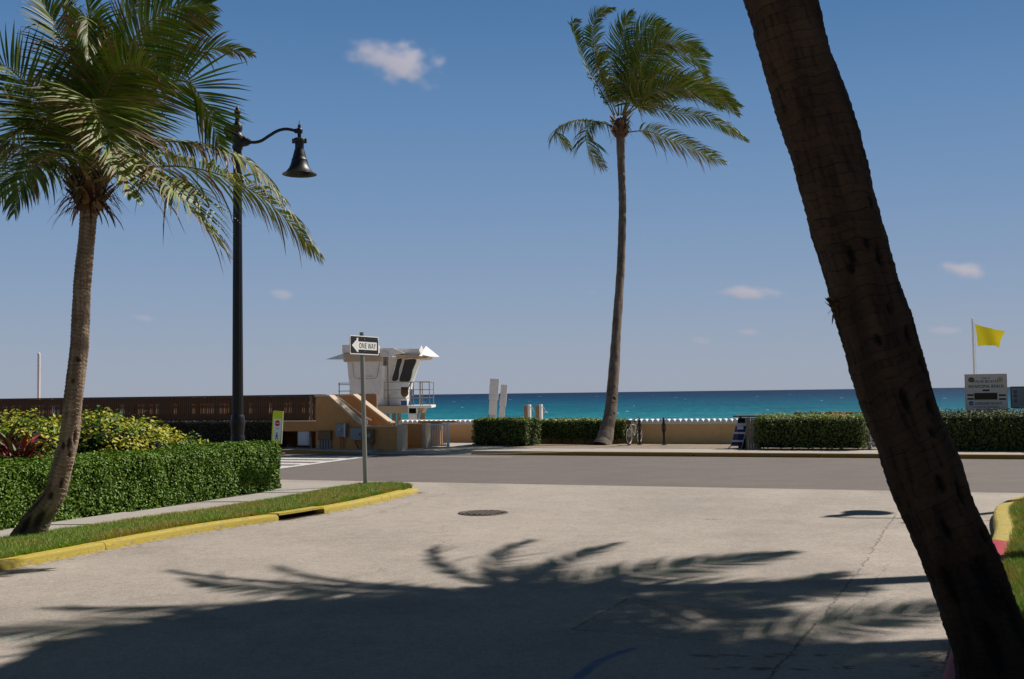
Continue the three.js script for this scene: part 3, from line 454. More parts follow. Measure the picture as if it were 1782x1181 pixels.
  obj('bag_body', new THREE.SphereGeometry(0.17, 20, 14).scale(1, 1.25, 0.6).translate(0, 0.58, 0.05), M.wood, bag); obj('flap', rbox(-0.16, 0.16, 0.7, 0.82, -0.06, 0.1, 0.02), M.black, bag); obj('strap', tube([[0.12, 0.7, 0.06], [0.22, 0.9, 0.02], [0.3, 1.04, -0.03]], 0.02, 16, 6), M.black, bag);
  const tw = thing('towel', 'blue and white towel draped over the tower railing beside the bag', 'towel', [-5.72 + 1.2, 1.17, -49.86]);
  const blue = std({ color: lin(0.05, 0.09, 0.25), roughness: 1 });
  for (let i = 0; i < 4; i++) obj('stripe', tube([[i * 0.055 - 0.05, 0.34 + 0.05 * i, 0.03], [i * 0.05 - 0.05, 0.52, 0.06], [i * 0.045 - 0.03, 0.72, 0.05]], 0.03, 12, 6), i % 2 ? blue : M.white, tw);
  const co = thing('cool_box', 'white and blue cool box on the tower deck under the bag', 'cool box', [-5.72 + 0.86, 1.17, -49.95]);
  obj('body', rbox(-0.12, 0.14, 0.0, 0.22, -0.2, 0.05, 0.02), blue, co); obj('lid', rbox(-0.13, 0.15, 0.222, 0.3, -0.21, 0.06, 0.02), M.white, co);
}

// ---------------------------------------------------------------- street furniture
function canvasMat(w, h, draw, o = {}) { const c = document.createElement('canvas'); c.width = w; c.height = h; draw(c.getContext('2d'), w, h); const t = new THREE.CanvasTexture(c); t.colorSpace = THREE.SRGBColorSpace; return std({ map: t, roughness: 0.5, ...o }); }
const face = (w, h, z) => new THREE.PlaneGeometry(w, h).translate(0, 0, z);
const roundRect = (w, h, r) => { const s = new THREE.Shape(), x = -w / 2, y = -h / 2; s.moveTo(x + r, y); s.lineTo(x + w - r, y); s.quadraticCurveTo(x + w, y, x + w, y + r); s.lineTo(x + w, y + h - r); s.quadraticCurveTo(x + w, y + h, x + w - r, y + h); s.lineTo(x + r, y + h); s.quadraticCurveTo(x, y + h, x, y + h - r); s.lineTo(x, y + r); s.quadraticCurveTo(x, y, x + r, y); return s; };
const plate = (w, h, r, d) => new THREE.ExtrudeGeometry(roundRect(w, h, r), { depth: d, bevelEnabled: false, curveSegments: 6 });
const faceUV = (g, w, h) => { const p = g.attributes.position, u = g.attributes.uv; for (let i = 0; i < p.count; i++) u.setXY(i, p.getX(i) / w + 0.5, p.getY(i) / h + 0.5); return g; };
{ // ONE WAY sign
  const s = thing('one_way_sign', 'black and white ONE WAY arrow sign on a galvanised pole in the grass', 'road sign', [-2.57, 0.07, -19.5], 0.0);
  obj('pole', cyl([0.0, -0.05, 0], [-0.05, 2.66, 0], 0.04, 0.038, 20), M.steel, s);
  const w = 0.92, h = 0.31, y = 2.44, x = 0, head = new THREE.Group(); head.name = 'sign_head'; head.position.set(-0.045, 0, 0); head.rotation.y = 1.13; s.add(head);
  const m = canvasMat(1024, 345, (c, W, H) => {
    c.fillStyle = '#f4f2ec'; c.fillRect(0, 0, W, H); c.fillStyle = '#16120f'; c.beginPath(); c.roundRect(18, 18, W - 36, H - 36, 26); c.fill();
    c.fillStyle = '#f4f2ec'; c.beginPath(); c.moveTo(70, 172); c.lineTo(262, 44); c.lineTo(292, 44); c.lineTo(292, 96); c.lineTo(954, 96); c.lineTo(954, 250); c.lineTo(292, 250); c.lineTo(292, 302); c.lineTo(262, 302); c.closePath(); c.fill();
    c.fillStyle = '#16120f'; c.font = 'bold 136px sans-serif'; c.textAlign = 'center'; c.textBaseline = 'middle'; c.save(); c.translate(615, 176); c.scale(0.98, 1.05); c.fillText('ONE WAY', 0, 0); c.restore();
  });
  const pl = obj('sign_plate', plate(w, h, 0.03, 0.004).translate(x, y, 0.045), M.steel, head); 
  obj('sign_face', faceUV(new THREE.ShapeGeometry(roundRect(w - 0.002, h - 0.002, 0.029), 6), w, h).translate(x, y, 0.052), m, head);
  for (const b of [-0.1, 0.1]) obj('bolt', cyl([x, y + b, 0.05], [x, y + b, 0.058], 0.009, 0.008, 8), M.steel, head);
}
{ // crossing paddle in the road
  const p = thing('crossing_paddle', 'fluorescent yellow pedestrian crossing paddle standing behind the left hedge', 'road sign', [-6.66, 0, -31.5], -0.12);
  const m = canvasMat(192, 576, (c, W, H) => {
    c.fillStyle = '#d8e600'; c.fillRect(0, 0, W, H); c.fillStyle = '#eeeeea'; c.fillRect(24, 138, W - 48, 380);
    c.fillStyle = '#c01818'; c.beginPath(); for (let i = 0; i < 8; i++) c.lineTo(W / 2 + 50 * Math.cos((i + 0.5) * Math.PI / 4), 214 + 56 * Math.sin((i + 0.5) * Math.PI / 4)); c.fill();
    c.fillStyle = '#fff'; c.font = 'bold 34px sans-serif'; c.textAlign = 'center'; c.fillText('STOP', W / 2, 226);
    c.fillStyle = '#222'; c.font = 'bold 26px sans-serif'; c.fillText('FOR', W / 2, 316); c.beginPath(); c.arc(W / 2, 388, 13, 0, 7); c.fill(); c.lineWidth = 13; c.lineCap = 'round'; c.strokeStyle = '#222';
    for (const l of [[96, 408, 94, 448], [94, 448, 76, 496], [95, 446, 114, 494], [95, 414, 74, 440], [95, 414, 116, 438]]) { c.beginPath(); c.moveTo(l[0], l[1]); c.lineTo(l[2], l[3]); c.stroke(); }
  }, { roughness: 0.6 });
  const pan = obj('panel', plate(0.3, 0.92, 0.02, 0.03).translate(0, 0.78, -0.015), M.white, p); pan.rotation.z = -0.06;
  const fc = obj('panel_face', faceUV(new THREE.ShapeGeometry(roundRect(0.298, 0.918, 0.02), 5), 0.3, 0.92).translate(0, 0.78, 0.017), m, p); fc.rotation.z = -0.06;
  obj('spring_base', cyl([0, 0.06, 0], [0, 0.34, 0], 0.04, 0.03), M.black, p); obj('base', rbox(-0.22, 0.22, 0.004, 0.07, -0.18, 0.18, 0.02), M.iron, p);
}
function lampPost(label, pos, turn) {
  const L = thing('street_lamp', label, 'street lamp', pos, turn, null);
  obj('base', lathe([[0.24, 0], [0.24, 0.12], [0.2, 0.18], [0.19, 0.42], [0.15, 0.5], [0.135, 0.62], [0.13, 0.82], [0.118, 0.86]], 24), M.black, L);
  obj('collar', lathe([[0.118, 0.86], [0.12, 0.94], [0.128, 0.96], [0.125, 0.99], [0.136, 1.04], [0.14, 1.1], [0.128, 1.16], [0.132, 1.18], [0.124, 1.22], [0.112, 1.25]], 32), M.black, L);
  const g = new THREE.CylinderGeometry(1, 1, 5.1, 96, 24), p = g.attributes.position; // fluted shaft
  for (let i = 0; i < p.count; i++) { const x = p.getX(i), z = p.getZ(i), a = Math.atan2(z, x), h = p.getY(i) / 5.1 + 0.5, R = Math.hypot(x, z) > 0.5 ? lerp(0.104, 0.078, h) * (1 - 0.075 * Math.abs(Math.cos(a * 8))) : 0; p.setXYZ(i, R * Math.cos(a), p.getY(i) + 3.8, R * Math.sin(a)); }
  g.computeVertexNormals(); obj('shaft', g, M.black, L);
  obj('capital', lathe([[0.08, 6.3], [0.1, 6.33], [0.1, 6.38], [0.085, 6.42], [0.12, 6.5], [0.125, 6.56], [0.09, 6.62], [0.075, 6.66], [0.095, 6.7], [0.095, 6.78], [0.05, 6.84], [0.04, 6.92], [0.055, 6.95], [0.04, 6.98], [0.06, 7.02], [0.06, 7.07], [0.03, 7.12], [0.012, 7.16], [0, 7.17]], 24), M.black, L);
  // scrolls: one holds the arm, one balances it
  const spiral = (cx, cy, r0, turns, dir, a0) => { const o = []; for (let i = 0; i <= 30; i++) { const t = i / 30, r = r0 * (1 - 0.78 * t), a = a0 + dir * turns * 2 * Math.PI * t; o.push([cx + r * Math.cos(a), cy + r * Math.sin(a), 0]); } return o; };
  obj('scroll', [tube([[-0.04, 6.42, 0], [-0.12, 6.5, 0], [-0.2, 6.6, 0], ...spiral(-0.16, 6.7, 0.075, 1.1, -1, Math.PI)], 0.036, 60, 8), tube([[-0.05, 6.5, 0], [-0.12, 6.6, 0], [-0.1, 6.68, 0], [-0.06, 6.72, 0]], 0.03, 20, 8)], M.black, L);
  obj('arm_bracket', [tube([[0.02, 6.42, 0], [0.1, 6.44, 0], [0.19, 6.46, 0]], 0.075, 12, 10), tube([[0.03, 6.62, 0], [0.1, 6.56, 0], [0.17, 6.5, 0]], 0.04, 14, 8), cyl([0.19, 6.46, 0], [0.215, 6.46, 0], 0.07, 0.07, 16), cyl([0.215, 6.46, 0], [0.25, 6.46, 0], 0.05, 0.05, 16)], M.black, L);
  obj('arm', tube([[0.2, 6.46, 0], [0.34, 6.45, 0], [0.46, 6.48, 0], [0.62, 6.58, 0], [0.78, 6.67, 0], [0.92, 6.7, 0], [1.04, 6.685, 0], [1.12, 6.66, 0]], 0.03, 60, 10), M.black, L);
  obj('arm_knuckle', [lathe([[0, 6.54], [0.035, 6.54], [0.035, 6.6], [0.06, 6.62], [0.065, 6.68], [0.05, 6.71], [0.02, 6.72], [0.04, 6.74], [0.018, 6.76], [0.036, 6.775], [0.01, 6.79], [0.004, 6.86], [0, 6.87]], 20).translate(1.19, 0, 0), cyl([1.1, 6.66, 0], [1.16, 6.66, 0], 0.045, 0.045, 14)], M.black, L);
  const sh = obj('lamp_shade', lathe([[0.0, 6.52], [0.1, 6.515], [0.115, 6.5], [0.118, 6.44], [0.108, 6.43], [0.085, 6.41], [0.085, 6.31], [0.1, 6.27], [0.128, 6.16], [0.135, 6.12], [0.15, 6.11], [0.15, 6.095], [0.165, 6.02], [0.2, 5.94], [0.26, 5.86], [0.325, 5.825], [0.33, 5.815], [0.315, 5.82], [0.25, 5.85], [0.19, 5.93], [0.15, 6.03], [0.1, 6.2], [0, 6.22]], 48).translate(1.19, 0, 0), M.black, L);
  obj('shade_lug', [rbox(1.05, 1.09, 6.42, 6.51, -0.02, 0.02, 0.006), rbox(1.29, 1.33, 6.42, 6.51, -0.02, 0.02, 0.006), rbox(1.17, 1.21, 6.42, 6.51, 0.1, 0.14, 0.006)], M.black, L);
  obj('lamp_lens', new THREE.SphereGeometry(0.14, 24, 12, 0, Math.PI * 2, Math.PI / 2, Math.PI / 2).scale(1, 0.5, 1).translate(1.19, 5.98, 0), M.glass, L);
  return L;
}
lampPost('tall black fluted street lamp with bell shaped shade beside the left palm', [-5.225, 0.06, -21.3], 0.0);
lampPost('black street lamp on the right-hand corner, out of the picture', [10.2, 0.06, -17.35], 2.66);
{ // manhole with a raised waffle cover
  const m = thing('manhole_cover', 'round iron manhole cover with waffle pattern in the pale street', 'manhole cover', [-0.43, 0.003, -15.57], 0.3);
  obj('frame_ring', lathe([[0.3, 0], [0.3, 0.009], [0.345, 0.009], [0.35, 0]], 40), M.iron, m);
  obj('cover', new THREE.CylinderGeometry(0.298, 0.298, 0.004, 40).translate(0, 0.002, 0), M.dark, m);
  const k = []; for (let i = -4; i <= 4; i++) for (let j = -4; j <= 4; j++) { const x = i * 0.066, z = j * 0.066; if (Math.hypot(x, z) < 0.275) k.push(new THREE.BoxGeometry(0.036, 0.012, 0.036).translate(x, 0.008, z)); }
  obj('waffle_pads', k, M.grey, m);
}
{ // flagpole with the yellow flag, and a bare one on the left
  const f = oThing('flagpole', 'white flagpole with a yellow beach flag flying to the right', 'flagpole', 11.66, 12, -2.3);
  obj('pole', cyl([0, 0, 0], [-0.02, 6.16, 0], 0.04, 0.032, 16), M.white, f); obj('finial', new THREE.SphereGeometry(0.04, 12, 8).translate(-0.02, 6.18, 0), M.white, f);
  const nx = 28, ny = 16, g = new THREE.PlaneGeometry(1, 1, nx, ny), p = g.attributes.position;
  for (let i = 0; i < p.count; i++) { const s = p.getX(i) + 0.5, t = p.getY(i) + 0.5, fold = smooth(0.75, 1, s) * smooth(0.3, 1, t);
    const X = 0.06 + 0.06 * (1 - t) * (1 - s) + s * (0.78 - 0.06 * (1 - t)) + 0.1 * fold, Y = 6.02 - (1 - t) * (0.72 - 0.14 * s) - s * 0.28 * (0.3 + 0.7 * t) - 0.13 * s * s * (1 - t) * smooth(0.7, 1, s);
    p.setXYZ(i, X, Y + 0.015 * Math.sin(s * 7 + t * 3), 0.09 * Math.sin(s * 5.5 + t * 1.6) * s + 0.22 * fold); }
  g.computeVertexNormals();
  obj('flag', g, new THREE.MeshPhysicalMaterial({ color: lin(0.62, 0.52, 0.01), roughness: 0.9, transmission: 0.35, thickness: 0, bumpMap: rep(grain, 6), bumpScale: 0.003 }), f);
  obj('halyard', cyl([0.05, 1.5, 0.02], [0.045, 6.05, 0.02], 0.006), M.white, f); 
  const b = thing('bare_pole', 'thin bare white pole rising above the brown fence at far left', 'pole', [-16.92, -2.4, -40]);
  obj('pole', cyl([0, 0, 0], [0.0, 5.67, 0], 0.06, 0.05, 14), M.white, b); obj('cap', new THREE.SphereGeometry(0.052, 12, 6).translate(0, 5.67, 0), M.white, b);
}
{ // municipal beach board
  const s = oThing('beach_board', 'white municipal beach notice board with dark display above the right hedge', 'notice board', 11.69, 3.0, 0.1);
  const m = canvasMat(512, 512, (c, W, H) => {
    c.fillStyle = '#d9cfc6'; c.fillRect(0, 0, W, H); c.textAlign = 'center'; c.fillStyle = '#2b2422';
    c.font = 'bold 24px sans-serif'; c.fillText('TOWN OF', 256, 56); c.font = 'bold 46px serif'; c.fillText('PALM BEACH', 250, 106); c.font = 'bold 52px sans-serif'; c.fillText('MUNICIPAL BEACH', 256, 172, 440);
    c.fillStyle = '#b08d3e'; c.beginPath(); c.arc(432, 70, 36, 0, 7); c.fill(); c.strokeStyle = '#d9cfc6'; c.lineWidth = 8; c.beginPath(); c.arc(432, 70, 22, 0, 7); c.stroke();
    c.fillStyle = '#6d6450'; c.beginPath(); c.ellipse(76, 66, 40, 32, 0, 0, 7); c.fill(); c.fillStyle = '#2b2422'; c.fillRect(52, 42, 46, 12); c.fillRect(44, 84, 62, 10);
    c.fillStyle = '#181210'; for (const [x, y, w, h] of [[212, 196, 88, 22], [18, 256, 82, 22], [18, 306, 82, 22], [412, 262, 88, 22], [412, 312, 88, 22]]) { c.beginPath(); c.roundRect(x, y, w, h, 8); c.fill(); }
    c.fillStyle = '#2c4f8c'; c.beginPath(); c.arc(66, 376, 30, 0, 7); c.fill(); c.fillStyle = '#d9cfc6'; c.fillRect(42, 378, 48, 7);
    c.fillStyle = '#2b2422'; c.font = 'bold 44px sans-serif'; c.fillText('LIFEGUARD ON DUTY', 284, 394, 340);
    c.fillStyle = '#b3202a'; c.font = 'bold 26px sans-serif'; c.fillText('ALL PETS ARE PROHIBITED', 256, 434, 360); c.fillStyle = '#3f4634'; c.font = 'bold 22px sans-serif'; c.fillText('SWIM NEAR A LIFEGUARD', 256, 468, 440);
  });
  obj('board', rbox(-0.5, 0.5, 0.86, 1.89, -0.06, 0, 0.01), M.cream, s);
  obj('board_face', face(0.97, 1.0, 0.004).translate(0, 1.375, 0), m, s);
  obj('display', rbox(-0.28, 0.26, 1.235, 1.405, 0.006, 0.02, 0.006), std({ color: lin(0.02, 0.009, 0.006), roughness: 0.3 }), s);
  obj('post', [rbox(-0.4, -0.32, 0, 0.86, -0.05, -0.01, 0.006)], M.woodLight, s); obj('post', [rbox(0.32, 0.4, 0, 0.86, -0.05, -0.01, 0.006)], M.woodLight, s);
  const r = oThing('information_panel', 'small grey framed information panel on a post at the right edge', 'sign', 12.62, 3.0, 0.1); r.rotation.y = -TH - 0.2;
  const mi = canvasMat(384, 256, (c, W, H) => { c.fillStyle = '#7d8388'; c.fillRect(0, 0, W, H); c.fillStyle = '#3d5573'; for (const y of [30, 84, 150]) { c.beginPath(); c.roundRect(24, y, 48, 44, 10); c.fill(); } c.fillStyle = '#6a6f75'; for (let i = 0; i < 7; i++) c.fillRect(110, 34 + i * 28, 190 + 50 * Math.sin(i * 3), 8); });
  obj('frame', rbox(-0.37, 0.37, 1.0, 1.56, -0.05, 0, 0.01), std({ color: lin(0.03, 0.06, 0.085), roughness: 0.5 }), r); obj('panel_face', face(0.67, 0.5, 0.003).translate(0, 1.28, 0), mi, r); obj('post', cyl([0.05, 0, -0.02], [0.05, 1.0, -0.02], 0.03), M.black, r);
}
{ // bicycle leaning on a rack post, seen nearly end on
  const b = oThing('bicycle', 'pale bicycle parked against the first rack post by the sea wall', 'bicycle', 2.12, 4.15, 0.1, null); b.rotation.y = -2.05; b.scale.setScalar(0.82);
  const pale = std({ color: lin(0.7, 0.65, 0.56), roughness: 0.4 }), rub = std({ color: lin(0.03, 0.028, 0.026), roughness: 0.9 });
  const wheel = (x) => { const w = obj('wheel', new THREE.TorusGeometry(0.3, 0.02, 8, 40).translate(x, 0.32, 0), rub, b); obj('rim', new THREE.TorusGeometry(0.272, 0.018, 6, 40).translate(x, 0.32, 0), pale, w); const sp = []; for (let i = 0; i < 18; i++) { const a = i / 18 * Math.PI * 2; sp.push(cyl([x, 0.32, 0.02 * (i % 2 ? 1 : -1)], [x + 0.275 * Math.cos(a), 0.32 + 0.275 * Math.sin(a), 0], 0.0022, 0.0022, 4)); } obj('spokes', sp, M.steel, w); };
  wheel(-0.5); wheel(0.5);
  obj('frame', [cyl([-0.5, 0.32, 0.05], [-0.18, 0.72, 0.02], 0.012), cyl([-0.5, 0.32, 0.04], [-0.05, 0.3, 0.03], 0.012), cyl([-0.05, 0.3, 0], [-0.18, 0.74, 0], 0.017), cyl([-0.05, 0.3, 0], [0.34, 0.68, 0], 0.02), cyl([-0.16, 0.68, 0], [0.34, 0.74, 0], 0.017), cyl([0.33, 0.62, 0], [0.31, 0.86, 0], 0.02)], pale, b);
  obj('fork', [cyl([0.33, 0.64, 0.05], [0.5, 0.32, 0.05], 0.012), cyl([0.33, 0.64, -0.05], [0.5, 0.32, -0.05], 0.012), cyl([0.33, 0.64, -0.05], [0.33, 0.64, 0.05], 0.016)], pale, b);
  obj('saddle', new THREE.SphereGeometry(1, 16, 10).scale(0.13, 0.035, 0.075).translate(-0.2, 0.82, 0), M.black, b); obj('seat_post', cyl([-0.18, 0.72, 0], [-0.2, 0.81, 0], 0.013), M.steel, b);
  obj('handlebar', tube([[0.2, 0.9, -0.28], [0.3, 0.92, -0.2], [0.32, 0.87, 0], [0.3, 0.92, 0.2], [0.2, 0.9, 0.28]], 0.013, 30, 8), M.steel, b);
  obj('basket', rbox(0.38, 0.54, 0.74, 0.88, -0.1, 0.1, 0.02), M.wood, b);
  obj('crank', [cyl([-0.05, 0.3, -0.08], [-0.05, 0.3, 0.08], 0.02), cyl([-0.05, 0.3, 0.08], [0.03, 0.16, 0.08], 0.012), rbox(0.0, 0.09, 0.14, 0.165, 0.08, 0.16, 0.005), cyl([-0.05, 0.3, -0.08], [-0.13, 0.44, -0.08], 0.012)], M.black, b);
  const post = (u, label) => { const p = oThing('bike_rack_post', label, 'bike rack', u, 4.0, 0.1, null); obj('post', cyl([0, 0, 0], [0, 0.76, 0], 0.035, 0.033, 14), M.black, p); obj('cap', new THREE.SphereGeometry(0.036, 12, 8).translate(0, 0.765, 0), M.black, p); obj('ring', new THREE.TorusGeometry(0.1, 0.02, 8, 28).scale(0.55, 1.35, 1).translate(0, 0.5, 0), M.black, p); obj('foot_plate', rbox(-0.07, 0.07, 0, 0.012, -0.07, 0.07, 0.003), M.black, p); };
  post(2.32, 'black bike rack post with a ring, the bicycle leaning on it'); post(3.05, 'black bike rack post standing alone by the wall right of the bicycle');
}
{ // timber bin enclosure and the folded chair leaning on it
  const e = oThing('bin_enclosure', 'grey timber slat bin enclosure at the left end of the right hedge', 'bin enclosure', 5.7, 2.2, 0.08);
  for (let i = 0; i < 6; i++) obj('slat', rbox(0.0 + i * 0.07, 0.064 + i * 0.07, 0, 0.83, -0.02, 0, 0.004, 1), M.grey, e);
  for (let i = 0; i < 7; i++) obj('slat', rbox(0, 0.02, 0, 0.83, -0.09 - i * 0.09, -0.026 - i * 0.09, 0.004, 1), M.grey, e);
  obj('lid', rbox(-0.32, 0.45, 0.86, 0.9, -0.72, 0.06, 0.01), M.wood, e); obj('shelf_support', [rbox(-0.26, -0.2, 0, 0.86, -0.66, -0.6, 0.006)], M.wood, e); obj('inner_bin', rbox(-0.22, -0.03, 0.02, 0.82, -0.6, -0.1, 0.02), M.dark, e);
  const c = oThing('beach_chair', 'folded blue striped beach chair leaning on the bin enclosure', 'beach chair', 5.47, 2.05, 0.08); c.rotation.set(0, -TH + 0.25, 0); c.scale.setScalar(0.88);
  const blue = std({ color: lin(0.018, 0.028, 0.12), roughness: 0.9 }), L = (t, x, z = 0) => [x + t * 0.2, 0.06 + t * 0.72, z - t * 0.12];
  obj('tube_frame', [cyl(L(0, -0.17), L(1, -0.17), 0.012), cyl(L(0, 0.17), L(1, 0.17), 0.012), cyl(L(1, -0.17), L(1, 0.17), 0.012), cyl(L(0.5, -0.17), L(0.5, 0.17), 0.012), cyl(L(0.05, -0.17), [-0.28, 0.01, 0.06], 0.012), cyl(L(0.05, 0.17), [0.12, 0.01, 0.1], 0.012)], M.boxWhite, c);
  for (let i = 0; i < 11; i++) { const t = 0.06 + i * 0.084, a = L(t, -0.165), b = L(t + 0.07, 0.165), g = box(-0.165, 0.165, 0, 0.054, -0.004, 0.004); const o = obj('web_strip', g, i % 4 === 2 ? M.boxWhite : blue, c); o.position.set(t * 0.2, 0.06 + t * 0.72, 0.01 - t * 0.12); o.rotation.set(-0.16, 0, -0.02); }
  obj('pillow', rbox(0.05, 0.24, 0.6, 0.7, -0.09, -0.05, 0.015), M.boxWhite, c);
}
{ // things on the beach side
  const mk = (u, w, y0, y1, lean, label, mid) => { const o = oThing('slatted_board', label, 'board', u, 8, -1.6, null); o.rotation.z = -lean; o.updateMatrix();
    const n = 9, y0b = 0.3, hh = y1 + 1.6; obj('stem', rbox(-w * 0.36, w * 0.36, 0, hh * 0.72, -0.05, 0, 0.008), M.boxWhite, o);
    for (let i = 0; i < n; i++) { const a = hh - (i + 1) * 0.082, s = 1; obj('slat', rbox(-w / 2, w / 2, a, a + 0.078, 0.002, 0.03 + 0.004 * (i % 2), 0.004, 1), M.white, o); }
    obj('lower_panel', rbox(-w * 0.42, w * 0.42, hh - 1.25, hh - 0.745, 0.002, 0.02, 0.006), M.white, o); obj('prop', cyl([-w * 0.4, 0, -0.05], [-w * 0.4, hh * 0.72, -0.02], 0.02), M.wood, o); };
  mk(-4.15, 0.34, 0.9, 2.18, 0.085, 'taller of two white slatted boards standing behind the middle hedge');
  mk(-3.88, 0.24, 0.9, 1.98, 0.115, 'shorter of two white slatted boards standing behind the middle hedge');
  const sp = (u, label) => { const o = oThing('shower_post', label, 'shower post', u, 8, -1.6, null); obj('post_front', rbox(-0.12, 0.02, 0, 2.83, -0.12, 0.0, 0.01), M.woodLight, o); obj('post_side', rbox(0.022, 0.11, 0, 2.86, -0.13, 0.01, 0.01), M.white, o); obj('shower_arm', tube([[0.1, 2.78, -0.05], [0.17, 2.74, -0.05], [0.22, 2.62, -0.05]], 0.015, 14, 6), M.steel, o); obj('shower_head', cyl([0.22, 2.63, -0.05], [0.235, 2.58, -0.05], 0.02, 0.035), M.steel, o); };
  sp(-2.66, 'left one of two timber shower posts above the middle hedge'); sp(-2.24, 'right one of two timber shower posts above the middle hedge');
  const um = thing('beach_umbrella', 'pink and red beach umbrella top peeping over the right hedge', 'beach umbrella', [15.75, -3.06, -55]);
  obj('pole', cyl([0, 0, 0], [0, 3.5, 0], 0.025), M.white, um);
  const pk = std({ color: lin(0.55, 0.1, 0.16), roughness: 0.9 }), rd = std({ color: lin(0.4, 0.03, 0.05), roughness: 0.9 });
  for (let i = 0; i < 8; i++) obj('canopy_panel', new THREE.SphereGeometry(0.9, 6, 8, i * Math.PI / 4, Math.PI / 4, 0, 1.1).scale(1, 0.7, 1).translate(0, 2.98, 0), i % 2 ? pk : rd, um);
  const bw = oThing('timber_walkway', 'dark timber handrail of the beach walkway behind the right hedge', 'walkway', 8.0, 3.4, 0.1);
  obj('rail', rbox(-1.2, 0.95, 0.88, 0.93, -0.09, 0, 0.008), M.wood, bw); for (const x of [-1.1, -0.4, 0.3, 0.85]) obj('post', rbox(x, x + 0.09, 0, 0.88, -0.09, 0, 0.008), M.wood, bw);
  const sg = oThing('slatted_gate', 'white slatted gate between the two right hedges, beside the leaning trunk', 'gate', 8.86, 2.5, 0.08); sg.rotation.y = -TH + 0.3;
  for (let i = 0; i < 6; i++) obj('slat', rbox(0.02, 0.5, 0.1 + i * 0.135, 0.19 + i * 0.135, -0.02, 0, 0.004, 1), M.white, sg);
  obj('gate_post', rbox(-0.06, 0.02, 0, 1.0, -0.06, 0.02, 0.008), M.white, sg); obj('gate_post', rbox(0.5, 0.58, 0, 0.95, -0.06, 0.02, 0.008), M.white, sg); obj('brace', cubeUV(prism([[0.03, 0.1], [0.1, 0.1], [0.49, 0.86], [0.42, 0.86]], -0.024, -0.045)), M.wood, sg);
}

// ---------------------------------------------------------------- grass and hedges
const Mx = new THREE.Matrix4(), Q = new THREE.Quaternion(), E = new THREE.Euler();
function leafGeo(l, w, fold = 0.25) { // a folded leaf lying along +y from the origin, its face towards +z
  const g = new THREE.BufferGeometry(), f = w * fold;
  g.setAttribute('position', new THREE.Float32BufferAttribute([0, 0, 0, w / 2, l * 0.45, f, 0, l * 0.5, 0, -w / 2, l * 0.45, f, 0, l, f * 0.6], 3));
  g.setAttribute('uv', new THREE.Float32BufferAttribute([0.5, 0, 1, 0.5, 0.5, 0.5, 0, 0.5, 0.5, 1], 2));
  g.setIndex([0, 1, 2, 0, 2, 3, 1, 4, 2, 2, 4, 3]); g.computeVertexNormals(); return g;
}
function instances(name, geo, mat, list, parent, label, category) { // list of [position, quaternion, scale, colour]
  const o = new THREE.InstancedMesh(geo, mat, list.length); o.name = parent === scene ? numbered(name) : name; o.castShadow = o.receiveShadow = true;
  const s = V3(1, 1, 1), c = new THREE.Color();
  list.forEach(([p, q, k, col], i) => { s.setScalar(k); o.setMatrixAt(i, Mx.compose(p, q, s)); o.setColorAt(i, c.setRGB(...col)); });
  parent.add(o); return tag(o, label, category, null, 'stuff');
}
function aim(dir, r, spread) { // leaf face turned to dir, with scatter, tip anyhow
  const n = dir.clone().add(V3((r() - 0.5) * spread, (r() - 0.5) * spread, (r() - 0.5) * spread)).normalize();
  Q.setFromUnitVectors(V3(0, 0, 1), n); return new THREE.Quaternion().copy(Q).multiply(new THREE.Quaternion().setFromAxisAngle(V3(0, 0, 1), r() * Math.PI * 2));
}
